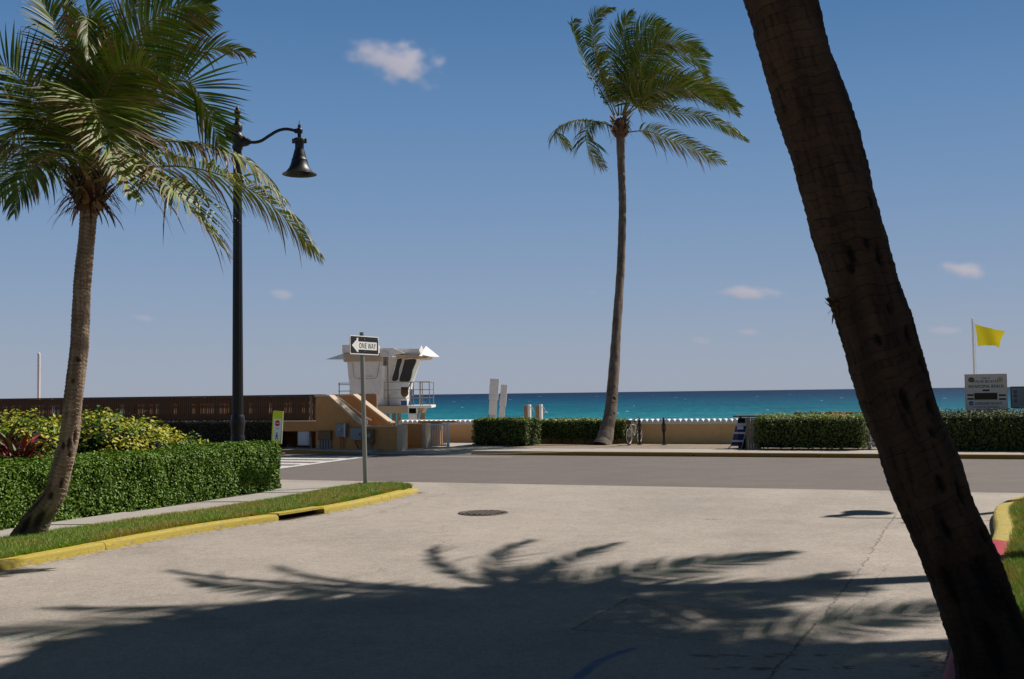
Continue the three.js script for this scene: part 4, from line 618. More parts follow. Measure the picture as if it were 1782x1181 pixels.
{
  const blade = []; const r = rng(61);
  for (let i = 0; i < 7; i++) { const a = r() * 6.28, l = 0.03 + 0.035 * r(), le = 0.25 + 0.6 * r(), x = 0.022 * (r() - 0.5), z = 0.022 * (r() - 0.5), w = 0.0035, dx = Math.cos(a), dz = Math.sin(a);
    const g = new THREE.BufferGeometry(); g.setAttribute('position', new THREE.Float32BufferAttribute([x - dz * w, 0, z + dx * w, x + dz * w, 0, z - dx * w, x + dx * l * le, l, z + dz * l * le], 3)); g.computeVertexNormals(); blade.push(g); }
  const tuft = merge(blade);
  const fill = (poly, dens, seed, lim) => {
    const rr = rng(seed), xs = poly.map((p) => p[0]), ds = poly.map((p) => p[1]), x0 = Math.max(lim[0], Math.min(...xs)), x1 = Math.min(lim[1], Math.max(...xs)), d0 = Math.max(lim[2], Math.min(...ds)), d1 = Math.min(lim[3], Math.max(...ds)), out = [];
    const inside = (x, d) => { let c = false; for (let i = 0, j = poly.length - 1; i < poly.length; j = i++) if ((poly[i][1] > d) !== (poly[j][1] > d) && x < (poly[j][0] - poly[i][0]) * (d - poly[i][1]) / (poly[j][1] - poly[i][1]) + poly[i][0]) c = !c; return c; };
    const n = (x1 - x0) * (d1 - d0) * dens;
    for (let i = 0; i < n; i++) { const x = lerp(x0, x1, rr()), d = lerp(d0, d1, rr()); if (!inside(x, d)) continue;
      const dry = smooth(-0.2, 0.35, fbm(x * 0.9, d * 0.9, 5, 3)) , bare = fbm(x * 2.1, d * 2.1, 8, 3) > 0.42; if (bare && rr() < 0.8) continue;
      const k = 0.7 + 0.6 * rr(), st = rr() < 0.1 + 0.25 * dry; out.push([V3(x, lim[4], -d), new THREE.Quaternion().setFromEuler(E.set(0.25 * (rr() - 0.5), rr() * 6.28, 0.25 * (rr() - 0.5))), 0.75 + 0.7 * rr(), st ? [0.40 * k, 0.31 * k, 0.1 * k] : [lerp(0.25, 0.4, dry) * k, lerp(0.38, 0.4, dry) * k, 0.025 * k]]); }
    return out;
  };
  const gm = new THREE.MeshPhysicalMaterial({ roughness: 0.7, transmission: 0.25, thickness: 0 });
  instances('grass', tuft, gm, fill(lawnL, 3400, 71, [-9, 0, 6, 20, 0.068]), scene, 'clipped green grass strip between the yellow kerb and the pavement', 'grass');
  instances('grass', tuft, gm, fill(M.rightLawn, 2600, 72, [2, 11, 5, 17, 0.098]), scene, 'green lawn behind the right kerb and the leaning trunk', 'grass');
  delete M.rightLawn;
}
// a clipped hedge: dark solid core of twigs inside, added to block light, thousands of leaves in its outer shell
function hedge(name, label, cat, pos, turn, L, D, H, o) {
  const h = thing(name, label, cat, pos, turn), r = rng(o.seed), list = [], T = 0.08, wob = (a, b, c) => (o.wob ?? 0.05) * fbm(a * 1.6, b * 1.6 + 5, c * 1.6 + o.seed, 3);
  obj('twigs', cubeUV(new RoundedBoxGeometry(L - 2 * T, H - T - (o.lift ?? 0), D - 2 * T, 2, 0.08).translate(L / 2, (H - T + (o.lift ?? 0)) / 2, -D / 2)), M.twig, h);
  if (o.stems) { const st = []; for (let x = 0.15; x < L; x += 0.28 + 0.2 * r()) st.push(cyl([x, 0, -D / 2], [x + 0.1 * (r() - 0.5), o.lift + 0.1, -D / 2 + 0.1 * (r() - 0.5)], 0.018, 0.012, 6)); obj('stems', st, M.bark, h); }
  const faces = [['f', L * H, o.front ?? 1], ['t', L * D, 1], ['r', D * H, 1], ['l', D * H, o.left ?? 1], ['b', L * H, o.back ?? 0.35]], R = o.round ?? 0.14, y0 = o.lift ?? 0;
  for (const [f, area, den] of faces) for (let i = 0, n = area * o.density * den; i < n; i++) {
    let x = r() * L, y = y0 + r() * (H - y0), z = -r() * D; const nrm = V3(0, 0, 0);
    if (f === 'f') { z = 0; nrm.z = 1; } else if (f === 'b') { z = -D; nrm.z = -1; } else if (f === 't') { y = H; nrm.y = 1; } else if (f === 'r') { x = L; nrm.x = 1; } else { x = 0; nrm.x = -1; }
    const c = V3(clamp(x, R, L - R), clamp(y, -1, H - R), clamp(z, -D + R, -R)), q = V3(x, y, z).sub(c); if (q.length() > R) q.setLength(R);
    const P = c.add(q), out = q.lengthSq() > 1e-6 ? q.clone().normalize() : nrm; out.lerp(nrm, 0.4).normalize();
    const dep = r() ** 1.6 * 0.11, ragged = o.ragged ? o.ragged * (r() ** 4) * 0.12 : 0; P.addScaledVector(out, -dep + wob(P.x, P.y, P.z) + ragged); if (P.y < 0.01) P.y = 0.01;
    if (o.hole && y < H * 0.45 && fbm(P.x * 3.2, P.y * 4, P.z + 3, 3) > 0.18 + 0.6 * y / H) continue;
    list.push([P, aim(out.clone().multiplyScalar(0.8).add(V3(0, 0.45, 0)), r, o.spread ?? 1.5), (0.65 + 0.6 * r()) * (o.size ?? 1), o.color(r, P, out, dep)]);
  }
  instances('leaves', o.leaf, o.mat ?? M.leaf, list, h); return h;
}
const small = leafGeo(0.055, 0.034), tiny = leafGeo(0.05, 0.028), big = leafGeo(0.082, 0.042, 0.2);
const green = (a, b, sp = 0.3) => (r) => { const k = 1 - sp + 2 * sp * r(), t = r(); return [lerp(a[0], b[0], t) * k, lerp(a[1], b[1], t) * k, lerp(a[2], b[2], t) * k]; };
{
  const a = Math.atan2(5.55, 2.27); // direction of the front face
  hedge('clipped_hedge', 'clipped glossy green hedge along the left pavement', 'hedge', [-7.38, 0.07, -10.68], a, 9.15, 1.15, 0.8, { seed: 81, density: 4400, leaf: small, size: 0.8, color: green([0.08, 0.185, 0.008], [0.2, 0.31, 0.028]), round: 0.16, spread: 1.4, wob: 0.06, back: 0.3 });
}
// hedges across the road, in the ocean road frame
const dg0 = green([0.06, 0.11, 0.008], [0.16, 0.2, 0.016]), darkGreen = (r, P, n) => { const c = dg0(r), k = n && n.y > 0.5 ? 2.1 : 1; return [c[0] * k * (k > 1 ? 1.15 : 1), c[1] * k, c[2] * k]; };  // upward-facing leaves brightened and yellowed, painting sunlight onto the hedge tops
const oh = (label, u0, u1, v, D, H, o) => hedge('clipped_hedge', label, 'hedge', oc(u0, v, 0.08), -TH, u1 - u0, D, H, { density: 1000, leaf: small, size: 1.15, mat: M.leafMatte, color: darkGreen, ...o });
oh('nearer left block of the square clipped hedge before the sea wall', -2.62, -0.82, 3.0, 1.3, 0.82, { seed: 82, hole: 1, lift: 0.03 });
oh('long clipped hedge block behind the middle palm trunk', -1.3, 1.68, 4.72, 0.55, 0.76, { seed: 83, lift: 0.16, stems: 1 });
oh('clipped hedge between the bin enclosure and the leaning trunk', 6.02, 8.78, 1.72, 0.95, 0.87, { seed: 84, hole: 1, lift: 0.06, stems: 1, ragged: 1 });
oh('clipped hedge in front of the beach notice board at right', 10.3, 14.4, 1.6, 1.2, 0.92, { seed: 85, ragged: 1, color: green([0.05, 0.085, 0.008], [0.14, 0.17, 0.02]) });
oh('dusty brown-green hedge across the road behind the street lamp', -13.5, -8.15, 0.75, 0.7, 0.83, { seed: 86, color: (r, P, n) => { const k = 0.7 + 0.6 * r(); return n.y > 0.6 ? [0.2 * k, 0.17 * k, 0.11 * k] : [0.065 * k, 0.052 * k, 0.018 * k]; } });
for (const a of hedge0) oh(...a);
{ // loose variegated shrubs and red cordylines behind the front hedge
  const shrub = (label, blobs, seed, n, colf, leaf, cat = 'shrub') => {
    const s = thing('variegated_shrub', label, cat, [blobs[0][0], 0.07, -blobs[0][1]]), r = rng(seed), list = [], core = [];
    for (const [x, d, y, rx, ry, rz] of blobs) {
      const C = V3(x - blobs[0][0], y, -(d - blobs[0][1])); core.push(new THREE.SphereGeometry(1, 14, 10).scale(rx * 0.8, ry * 0.8, rz * 0.8).translate(C.x, C.y, C.z));
      for (let i = 0; i < n * rx * (ry + rz); i++) { const q = V3(r() - 0.5, r() - 0.42, r() - 0.5).normalize(), k = 1 - 0.3 * r() ** 1.5 + 0.3 * fbm(q.x * 2 + x, q.y * 2, q.z * 2, 3) + 0.1 * r() ** 5; const P = V3(q.x * rx * k, q.y * ry * k, q.z * rz * k).add(C); if (P.y < 0.02) continue; list.push([P, aim(q.clone().multiplyScalar(0.6).add(V3(0, 0.6, 0.15)), r, 1.3), 0.6 + 0.7 * r(), colf(r, P, q)]); }
    }
    obj('twigs', core, M.twig, s); instances('leaves', leaf, M.leaf, list, s);
  };
  const varieg = (r, P) => { const k = 0.7 + 0.6 * r(), y = fbm(P.x * 1.7, P.y * 2.2, P.z * 1.7 + 2, 3) + 0.5 * (r() - 0.5); return y > 0.02 ? [0.46 * k, 0.43 * k, 0.03 * k] : y > -0.2 ? [0.24 * k, 0.32 * k, 0.025 * k] : [0.07 * k, 0.17 * k, 0.02 * k]; };
  shrub('variegated yellow-green shrubs massed behind the front hedge', [[-7.1, 16.4, 0.55, 0.75, 0.75, 0.7], [-8.2, 16.2, 0.5, 0.8, 0.72, 0.7], [-6.2, 16.9, 0.6, 0.7, 0.75, 0.65], [-6.6, 17.4, 0.7, 0.8, 0.72, 0.6], [-5.9, 17.6, 0.55, 0.6, 0.72, 0.6], [-7.7, 17.2, 0.7, 0.8, 0.74, 0.6], [-9.2, 17.0, 0.5, 0.9, 0.7, 0.7], [-5.75, 18.4, 0.5, 0.45, 0.62, 0.5], [-5.5, 19.0, 0.4, 0.4, 0.55, 0.45]], 91, 3400, varieg, big);
  const cord = (pos, label, seed) => { const c = thing('red_cordyline', label, 'plant', pos, 0, null), r = rng(seed);
    for (let i = 0; i < 70; i++) { const az = r() * 6.28, el = 0.35 + r() * 1.1, l = 0.32 + 0.3 * r(), h0 = 0.15 + 0.55 * r(), g = new THREE.PlaneGeometry(0.055 + 0.02 * r(), l, 2, 5).translate(0, l / 2, 0), p = g.attributes.position; for (let j = 0; j < p.count; j++) { const t = p.getY(j) / l; p.setX(j, p.getX(j) * Math.sin(Math.PI * (0.12 + 0.86 * t))); p.setZ(j, -0.35 * l * t * t + Math.abs(p.getX(j)) * 0.5); } g.rotateX(-(Math.PI / 2 - el)).rotateY(az).translate(0.1 * Math.cos(az * 3), h0, 0.1 * Math.sin(az * 3)); g.computeVertexNormals(); const o = obj('strap_leaf', g, [M.cordRed, M.cordGreen, M.cordDark][i % 5 === 0 ? 0 : i % 5 < 3 ? 1 : 2], c); }
    obj('stem', cyl([0, 0, 0], [0.02, 0.75, 0], 0.03, 0.02), M.bark, c); };
  const cm = (r, g, b) => new THREE.MeshPhysicalMaterial({ color: lin(r, g, b), roughness: 0.5, transmission: 0.2, thickness: 0 });
  M.cordRed = cm(0.34, 0.015, 0.03); M.cordGreen = cm(0.12, 0.13, 0.035); M.cordDark = cm(0.13, 0.02, 0.022);
  cord([-6.55, 0.25, -14.8], 'red-leaved cordyline nearest the palm trunk behind the hedge', 95);
  cord([-6.95, 0.3, -15.2], 'red and green cordyline left of the palm trunk, second from it', 96);
  cord([-6.95, 0.25, -14.5], 'dark red cordyline at the left edge of the picture', 97);
}

// tall ficus hedges out of view, added to block sky light and deepen shade
for (const [label, pos, turn, L, H, seed] of [['added unseen ficus hedge behind the viewer at left that blocks sky light', [-26, 0, 26], 1.03, 26, 7, 101], ['added unseen ficus hedge behind the viewer at right that blocks sky light', [-10, 0, 30], 1.03, 27, 7, 102], ['added unseen ficus hedge across the street behind the viewer that blocks sky light', [-34, 0, 30], -0.2, 34, 8, 103], ['added unseen ficus hedge left of the picture that blocks sky light', [-12.5, 0, 4], 1.62, 17, 7, 104], ['added unseen ficus hedge right of the picture that blocks sky light', [14, 0, 8], 1.5, 22, 6, 105]])
  hedge('added_ficus_hedge', label, 'hedge', pos, turn, L, 2, H, { seed, density: 45, leaf: small, size: 5, mat: M.leafMatte, color: darkGreen, round: 0.4, spread: 1.6, wob: 0.2, back: 1 });

// ---------------------------------------------------------------- coconut palms
const mixc = (a, b, t) => [lerp(a[0], b[0], t), lerp(a[1], b[1], t), lerp(a[2], b[2], t)];
function trunkGeo(pts, radii, o) { // ringed trunk: a swept skin whose every ring, scar and fissure is relief
  const curve = new THREE.CatmullRomCurve3(pts.map((p) => V3(...p)), false, 'centripetal'), rows = o.rows, cols = o.cols, pos = [], col = [], uv = [], idx = [], n = radii.length - 1; let S = 0, prev = null;
  const hash = (i) => { const s = Math.sin(i * 127.1 + o.seed * 3.7) * 43758.5453; return s - Math.floor(s); };
  for (let i = 0; i <= rows; i++) {
    const t = i / rows, c = curve.getPoint(t), T = curve.getTangent(t), e1 = V3(1, 0, 0).addScaledVector(T, -T.x).normalize(), e2 = new THREE.Vector3().crossVectors(T, e1); if (prev) S += c.distanceTo(prev); prev = c.clone();
    const f = t * n, k = Math.min(n - 1, Math.floor(f)), R = lerp(radii[k], radii[k + 1], smooth(0, 1, f - k));
    for (let j = 0; j <= cols; j++) {
      const a = (j % cols) / cols * Math.PI * 2, ca = Math.cos(a), sa = Math.sin(a);
      const ph = (S + o.tilt * ca * Math.cos(S * 2.1) + o.tilt * 0.6 * sa + 0.018 * noise3(ca * 1.3, sa * 1.3, S * 5 + o.seed)) / o.ring + 0.5 * noise3(0.3, o.seed, S * 2.2), fl = Math.floor(ph), fr = ph - fl;
      const amp = o.amp * (0.35 + 1.1 * hash(fl)), groove = smooth(0.86, 0.97, fr) * (1 - smooth(0.97, 1, fr) * 0.4);
      let r = R + amp * (fr - 0.5) - amp * 1.1 * groove + o.lump * noise3(ca * 0.9, sa * 0.9, S * 1.7 + o.seed) + o.lump * 0.35 * noise3(ca * 2.5, sa * 2.5, S * 6 + o.seed);
      const fis = smooth(0.3, 0.65, noise3(ca * 5.5, sa * 5.5, S * 2.4 + 3) + 0.35 * noise3(ca * 15, sa * 15, S * 9)) * o.fissure, fine = noise3(ca * 20, sa * 20, S * 30 + o.seed); r -= 0.006 * fis; r += 0.0016 * fine;
      let dark = (o.gdark ?? 0.55) * groove * (0.4 + 0.6 * hash(fl + 9)) + 0.6 * fis + 0.5 * (hash(fl + 31) - 0.5); let scar = 0;
      for (const [hs, ha, hw, hl, hd] of o.holes) { let da = a + ha; da = Math.atan2(Math.sin(da), Math.cos(da)) * R; const q = Math.hypot(da / hw, (S - hs + 0.35 * da) / hl) + 0.25 * fine; if (q < 1.3) { const m = 1 - smooth(0.55, 1.2, q); r -= hd * m; scar = Math.max(scar, m); } }
      const base = mixc(o.colA, o.colB, clamp(0.5 + 0.6 * noise3(ca * 1.2, sa * 1.2, S * 1.3 + 8) + 0.25 * fine)), foot = o.foot ? (1 - smooth(0.2, o.foot, S + 0.25 * noise3(ca * 2, sa * 2, S * 2))) : 0;
      let cc = mixc(base, o.colDark, clamp(dark)); cc = mixc(cc, o.colFoot ?? o.colDark, foot * 0.7); cc = mixc(cc, o.colScar, scar * 0.9);
      const P = c.clone().addScaledVector(e1, ca * r).addScaledVector(e2, sa * r); pos.push(P.x, P.y, P.z); col.push(...cc); uv.push(a / (Math.PI * 2) * 0.8, S);
    }
  }
  for (let i = 0; i < rows; i++) for (let j = 0; j < cols; j++) { const a = i * (cols + 1) + j, b = a + cols + 1; idx.push(a, a + 1, b, a + 1, b + 1, b); }
  const g = new THREE.BufferGeometry(); g.setAttribute('position', new THREE.Float32BufferAttribute(pos, 3)); g.setAttribute('color', new THREE.Float32BufferAttribute(col, 3)); g.setAttribute('uv', new THREE.Float32BufferAttribute(uv, 2)); g.setIndex(idx); g.computeVertexNormals();
  const nm = g.attributes.normal; for (let i = 0; i <= rows; i++) { const a = i * (cols + 1), b = a + cols; const v = V3(nm.getX(a) + nm.getX(b), nm.getY(a) + nm.getY(b), nm.getZ(a) + nm.getZ(b)).normalize(); nm.setXYZ(a, v.x, v.y, v.z); nm.setXYZ(b, v.x, v.y, v.z); } return g;
}
function frondGeo(flat, o) { // midrib with two rows of leaflets
  const P = []; for (let i = 0; i < flat.length; i += 3) P.push(V3(flat[i], flat[i + 1], flat[i + 2]));
  const curve = new THREE.CatmullRomCurve3(P, false, 'centripetal'), r = rng(o.seed), pos = [], col = [], idx = []; const len = curve.getLength();
  const rib = (o.tone ? [0.30, 0.27, 0.06] : [0.2, 0.2, 0.05]), fr = (t) => { const p = curve.getPointAt(t), T = curve.getTangentAt(t); let N = V3(0, 1, 0).addScaledVector(T, -T.y); if (N.lengthSq() < 0.02) N = V3(-T.x, 0.2, 1).addScaledVector(T, 0); N.addScaledVector(T, -N.dot(T)).normalize(); const Sd = new THREE.Vector3().crossVectors(T, N); const a = o.roll * D2R, S2 = Sd.clone().multiplyScalar(Math.cos(a)).addScaledVector(N, Math.sin(a)), N2 = N.clone().multiplyScalar(Math.cos(a)).addScaledVector(Sd, -Math.sin(a)); return { p, T, S: S2, N: N2 }; };
  const m = 22, sd = 6; for (let i = 0; i <= m; i++) { const t = i / m, f = fr(t), w = lerp(o.rib ?? 0.026, 0.003, t ** 0.6); for (let j = 0; j < sd; j++) { const a = j / sd * 6.2832, q = f.p.clone().addScaledVector(f.S, Math.cos(a) * w * 1.2).addScaledVector(f.N, Math.sin(a) * w * 0.7); pos.push(q.x, q.y, q.z); col.push(...mixc(rib, [0.3, 0.2, 0.08], t < 0.08 ? 0.6 : 0.2 * r())); } }
  for (let i = 0; i < m; i++) for (let j = 0; j < sd; j++) { const a = i * sd + j, b = i * sd + (j + 1) % sd; idx.push(a, b, a + sd, b, b + sd, a + sd); }
  const n = Math.round(o.count ?? len * (o.dens ?? 30)), K = 4, W = o.wind ?? [0.14, 0.02, 0], G = o.grav ?? 0.36;
  for (let i = 0; i < n; i++) for (const sgn of [-1, 1]) {
    const t = 0.13 + 0.865 * ((i + 0.35 * r()) / n), f = fr(Math.min(0.998, t)); if (r() < 0.03) continue;
    const L = o.len * (0.45 + 0.6 * Math.sin(Math.PI * Math.min(1, 0.12 + t * 0.9) ** 0.9)) * (t > 0.8 ? 1 - 0.55 * (t - 0.8) / 0.2 : 1) * (0.85 + 0.25 * r()), A = lerp(o.A0 ?? 76, o.A1 ?? 28, t ** 1.4) * D2R + 0.12 * (r() - 0.5);
    let d = f.T.clone().multiplyScalar(Math.cos(A)).addScaledVector(f.S, sgn * Math.sin(A)).addScaledVector(f.N, 0.18 + 0.12 * r()).normalize(); let p = f.p.clone();
    const stiff = 0.75 + 0.5 * r(), brownAt = r() < o.brown ? 0.3 + 0.5 * r() : 2, k0 = 0.72 + 0.5 * r(), w = o.width * (0.8 + 0.4 * r()), dead = r() < o.brown * 0.12;
    const g = mixc(o.colA, o.colB, r()).map((c) => c * k0), br = mixc([0.30, 0.19, 0.09], [0.2, 0.1, 0.05], r()), widths = [0.5, 1, 0.95, 0.6, 0.06], i0 = pos.length / 3, tw = 0.9 * (r() - 0.5);
    for (let k = 0; k <= K; k++) {
      let wd = f.T.clone().addScaledVector(d, -f.T.dot(d)); if (wd.lengthSq() < 0.01) wd = f.N.clone(); wd.normalize(); const wd2 = new THREE.Vector3().crossVectors(d, wd); wd.multiplyScalar(Math.cos(tw)).addScaledVector(wd2, Math.sin(tw));
      const hw = w * widths[k] / 2, c = dead || k / K > brownAt ? br : k === 0 ? mixc(g, rib, 0.4) : g; pos.push(p.x - wd.x * hw, p.y - wd.y * hw, p.z - wd.z * hw, p.x + wd.x * hw, p.y + wd.y * hw, p.z + wd.z * hw); col.push(...c, ...c);
      const q = (k + 1) / K * stiff; d = d.clone().add(V3(W[0] * q * 0.5 + 0.05 * (r() - 0.5), -G * q * 0.6 * (0.7 + 0.6 * r()) + W[1] * q, W[2] * q + 0.05 * (r() - 0.5))).normalize(); if (dead) d.y -= 0.25; p = p.clone().addScaledVector(d, L / K);
    }
    for (let k = 0; k < K; k++) { const a = i0 + k * 2; idx.push(a, a + 1, a + 2, a + 1, a + 3, a + 2); }
  }
  const g = new THREE.BufferGeometry(); g.setAttribute('position', new THREE.Float32BufferAttribute(pos, 3)); g.setAttribute('color', new THREE.Float32BufferAttribute(col, 3)); g.setAttribute('uv', new THREE.Float32BufferAttribute(new Float32Array(pos.length / 3 * 2), 2)); g.setIndex(idx); g.computeVertexNormals(); return g;
}
function crownFibre(seed, R, H, ragged) { // old leaf boots and hanging fibre at the top of the trunk
  const r = rng(seed), pos = [], col = [], idx = [];
  const strip = (p, d, l, w, c, bend) => { const K = 4, i0 = pos.length / 3; let q = p.clone(); d = d.clone().normalize(); const s = V3(-d.z, 0, d.x); if (s.lengthSq() < 0.01) s.set(1, 0, 0); s.normalize(); for (let k = 0; k <= K; k++) { const hw = w * [0.9, 1, 0.9, 0.65, 0.2][k] / 2; pos.push(q.x - s.x * hw, q.y, q.z - s.z * hw, q.x + s.x * hw, q.y + 0.3 * hw * (r() - 0.5), q.z + s.z * hw); const cc = c.map((x) => x * (0.8 + 0.4 * r())); col.push(...cc, ...cc); d.y -= bend / K; d.normalize(); q = q.clone().addScaledVector(d, l / K); } for (let k = 0; k < K; k++) { const a = i0 + k * 2; idx.push(a, a + 1, a + 2, a + 1, a + 3, a + 2); } };
  for (let i = 0; i < 46; i++) { const a = r() * 6.28, y = -H * 0.5 + r() * H * 1.1, rad = R * (0.75 + 0.35 * (y / H + 0.5)); strip(V3(Math.cos(a) * rad, y, Math.sin(a) * rad), V3(Math.cos(a) * 0.5, 0.9, Math.sin(a) * 0.5), 0.16 + 0.16 * r(), 0.1 + 0.06 * r(), r() < 0.4 ? [0.2, 0.12, 0.06] : [0.1, 0.05, 0.03], 0.6); }
  for (let i = 0; i < ragged; i++) { const a = r() * 6.28, y = -H * 0.4 + r() * H * 0.9; strip(V3(Math.cos(a) * R, y, Math.sin(a) * R), V3(Math.cos(a), 0.5 * (r() - 0.3), Math.sin(a)), 0.14 + 0.26 * r(), 0.012 + 0.035 * r() ** 2, r() < 0.5 ? [0.24, 0.14, 0.07] : [0.09, 0.05, 0.03], 1.6); }
  const g0 = new THREE.SphereGeometry(1, 20, 14).scale(R * 0.95, H * 0.62, R * 0.95), p0 = g0.attributes.position, b0 = pos.length / 3; for (let i = 0; i < p0.count; i++) { const k = 1 + 0.14 * noise3(p0.getX(i) * 9, p0.getY(i) * 9, p0.getZ(i) * 9 + seed); pos.push(p0.getX(i) * k, p0.getY(i) * k, p0.getZ(i) * k); const c = 0.7 + 0.5 * r(); col.push(0.13 * c, 0.07 * c, 0.04 * c); } for (const q of g0.index.array) idx.push(b0 + q);
  const g = new THREE.BufferGeometry(); g.setAttribute('position', new THREE.Float32BufferAttribute(pos, 3)); g.setAttribute('color', new THREE.Float32BufferAttribute(col, 3)); g.setAttribute('uv', new THREE.Float32BufferAttribute(new Float32Array(pos.length / 3 * 2), 2)); g.setIndex(idx); g.computeVertexNormals(); return g;
}
function palm(label, base, trunk, radii, heart, fronds, o) { // trunk points and heart in world metres
  const p = thing('coconut_palm', label, 'palm tree', base, 0, o.group), B = V3(...base), rel = (q) => [q[0] - B.x, q[1] - B.y, q[2] - B.z];
  obj('trunk', trunkGeo(trunk.map(rel), radii, o.trunk), M.vcol, p);
  const h = V3(...rel(heart)); const cf = obj('crown_fibre', crownFibre(o.seed, o.fibreR, o.fibreH, o.ragged ?? 40), M.fibre, p); cf.position.copy(h).add(V3(0, o.fibreDy ?? -0.1, 0));
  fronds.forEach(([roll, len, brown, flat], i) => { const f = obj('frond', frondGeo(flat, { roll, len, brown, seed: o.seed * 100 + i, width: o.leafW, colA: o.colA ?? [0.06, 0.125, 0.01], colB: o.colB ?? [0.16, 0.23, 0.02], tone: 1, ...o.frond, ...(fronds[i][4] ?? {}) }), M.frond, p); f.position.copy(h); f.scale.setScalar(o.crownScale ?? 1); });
  return p;
}

{ // the palm at left, growing out of the grass strip
  const fronds = [  // first four fronds: colour brightened as painted sunlight, yellowed as older leaves
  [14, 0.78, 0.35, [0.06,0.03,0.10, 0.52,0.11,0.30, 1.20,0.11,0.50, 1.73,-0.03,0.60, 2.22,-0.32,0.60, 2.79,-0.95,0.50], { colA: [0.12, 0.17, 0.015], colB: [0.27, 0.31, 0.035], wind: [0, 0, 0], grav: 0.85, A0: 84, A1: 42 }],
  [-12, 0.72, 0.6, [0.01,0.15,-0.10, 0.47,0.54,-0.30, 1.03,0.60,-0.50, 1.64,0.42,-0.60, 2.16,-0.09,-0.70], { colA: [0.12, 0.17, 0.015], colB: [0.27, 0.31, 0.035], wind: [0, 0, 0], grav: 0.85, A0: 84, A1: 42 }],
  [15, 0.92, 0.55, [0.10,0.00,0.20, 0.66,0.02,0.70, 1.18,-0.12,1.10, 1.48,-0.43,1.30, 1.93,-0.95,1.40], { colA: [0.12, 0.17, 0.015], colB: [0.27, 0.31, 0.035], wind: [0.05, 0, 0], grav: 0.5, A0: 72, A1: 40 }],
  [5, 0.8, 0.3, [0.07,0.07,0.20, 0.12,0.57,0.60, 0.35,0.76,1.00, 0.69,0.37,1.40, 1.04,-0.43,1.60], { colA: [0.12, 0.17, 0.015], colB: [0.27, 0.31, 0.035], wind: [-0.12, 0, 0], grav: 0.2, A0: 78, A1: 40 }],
  [60, 0.8075, 0.25, [0.03,0.18,-0.10, 0.35,0.76,-0.20, 0.66,1.21,-0.30, 1.04,1.31,-0.30, 1.25,1.04,-0.30, 1.45,0.47,-0.30], { wind: [0.1, 0, 0], grav: 0.14, A0: 70, A1: 40 }],
  [20, 0.57, 0.55, [-0.01,0.22,-0.20, 0.35,1.11,-0.50, 0.81,1.69,-0.80, 1.20,1.93,-1.00, 1.66,1.88,-1.10], { wind: [0.05, 0, 0], grav: 0.45, A0: 70, A1: 30 }],
  [65, 0.738, 0.25, [0.05,0.24,0.00, 0.29,1.06,0.10, 0.59,1.68,0.20, 1.01,1.98,0.30, 1.52,2.04,0.30]],
  [70, 0.697, 0.25, [-0.02,0.28,-0.20, 0.22,1.19,-0.40, 0.60,1.79,-0.50, 0.92,2.10,-0.60, 1.28,2.19,-0.70]],
  [50, 0.615, 0.2, [-0.00,0.24,0.00, 0.06,1.09,0.00, 0.09,1.82,0.20, 0.13,2.34,0.50]],
  [60, 0.615, 0.3, [-0.05,0.26,-0.10, -0.27,1.25,-0.20, -0.49,1.96,-0.20, -0.72,2.41,-0.10]],
  [20, 0.4275, 0.6, [0.04,0.22,0.10, 0.21,1.15,0.60, 0.30,1.58,1.00, 0.43,1.56,1.25, 0.53,1.04,1.45], { wind: [0, 0, 0], grav: 0.6, A0: 70, A1: 25 }],
  [70, 0.76, 0.2, [-0.04,0.16,0.00, -0.39,0.78,0.20, -0.69,1.20,0.30, -0.88,1.34,0.40, -1.10,1.22,0.40], { wind: [0.05, 0, 0], grav: 0.1, A0: 70, A1: 40 }],
  [10, 0.665, 0.3, [-0.01,0.09,0.10, -0.35,0.25,0.30, -0.59,0.34,0.50, -0.83,0.38,0.60, -1.22,0.16,0.60], { wind: [0, 0, 0], grav: 0.85, A0: 84, A1: 42 }],
  [30, 0.7125, 0.3, [-0.12,0.20,-0.20, -0.57,0.79,-0.50, -1.12,1.26,-0.80, -1.74,1.35,-1.00]],
  [15, 0.76, 0.3, [-0.14,0.25,-0.30, -0.59,0.91,-0.80, -1.08,1.08,-1.10, -1.48,0.90,-1.30, -1.81,0.37,-1.40]],
  [40, 0.656, 0.2, [-0.06,0.28,-0.20, -0.04,1.50,-0.60, 0.10,2.30,-0.90, 0.49,2.91,-1.10]],
  [55, 0.574, 0.25, [0.02,0.22,0.10, -0.06,1.14,0.20, -0.11,1.68,0.40, -0.18,2.26,0.50]],
  [10, 0.665, 0.45, [0.10,0.02,0.30, 0.17,0.15,0.90, 0.17,0.05,1.50, 0.07,-0.29,1.90, 0.01,-0.66,2.00], { wind: [0, 0, 0], grav: 0.85, A0: 84, A1: 42 }],
  [30, 0.656, 0.3, [0.05,0.22,0.10, 0.31,0.79,0.50, 0.59,1.09,0.80, 0.99,1.07,1.10, 1.34,0.77,1.30]],
  [-10, 0.665, 0.3, [-0.09,0.15,-0.20, -0.46,0.29,-0.50, -0.93,0.39,-0.70, -1.30,0.28,-0.80, -1.63,-0.01,-0.90], { wind: [0, 0, 0], grav: 0.85, A0: 84, A1: 42 }],
  ];
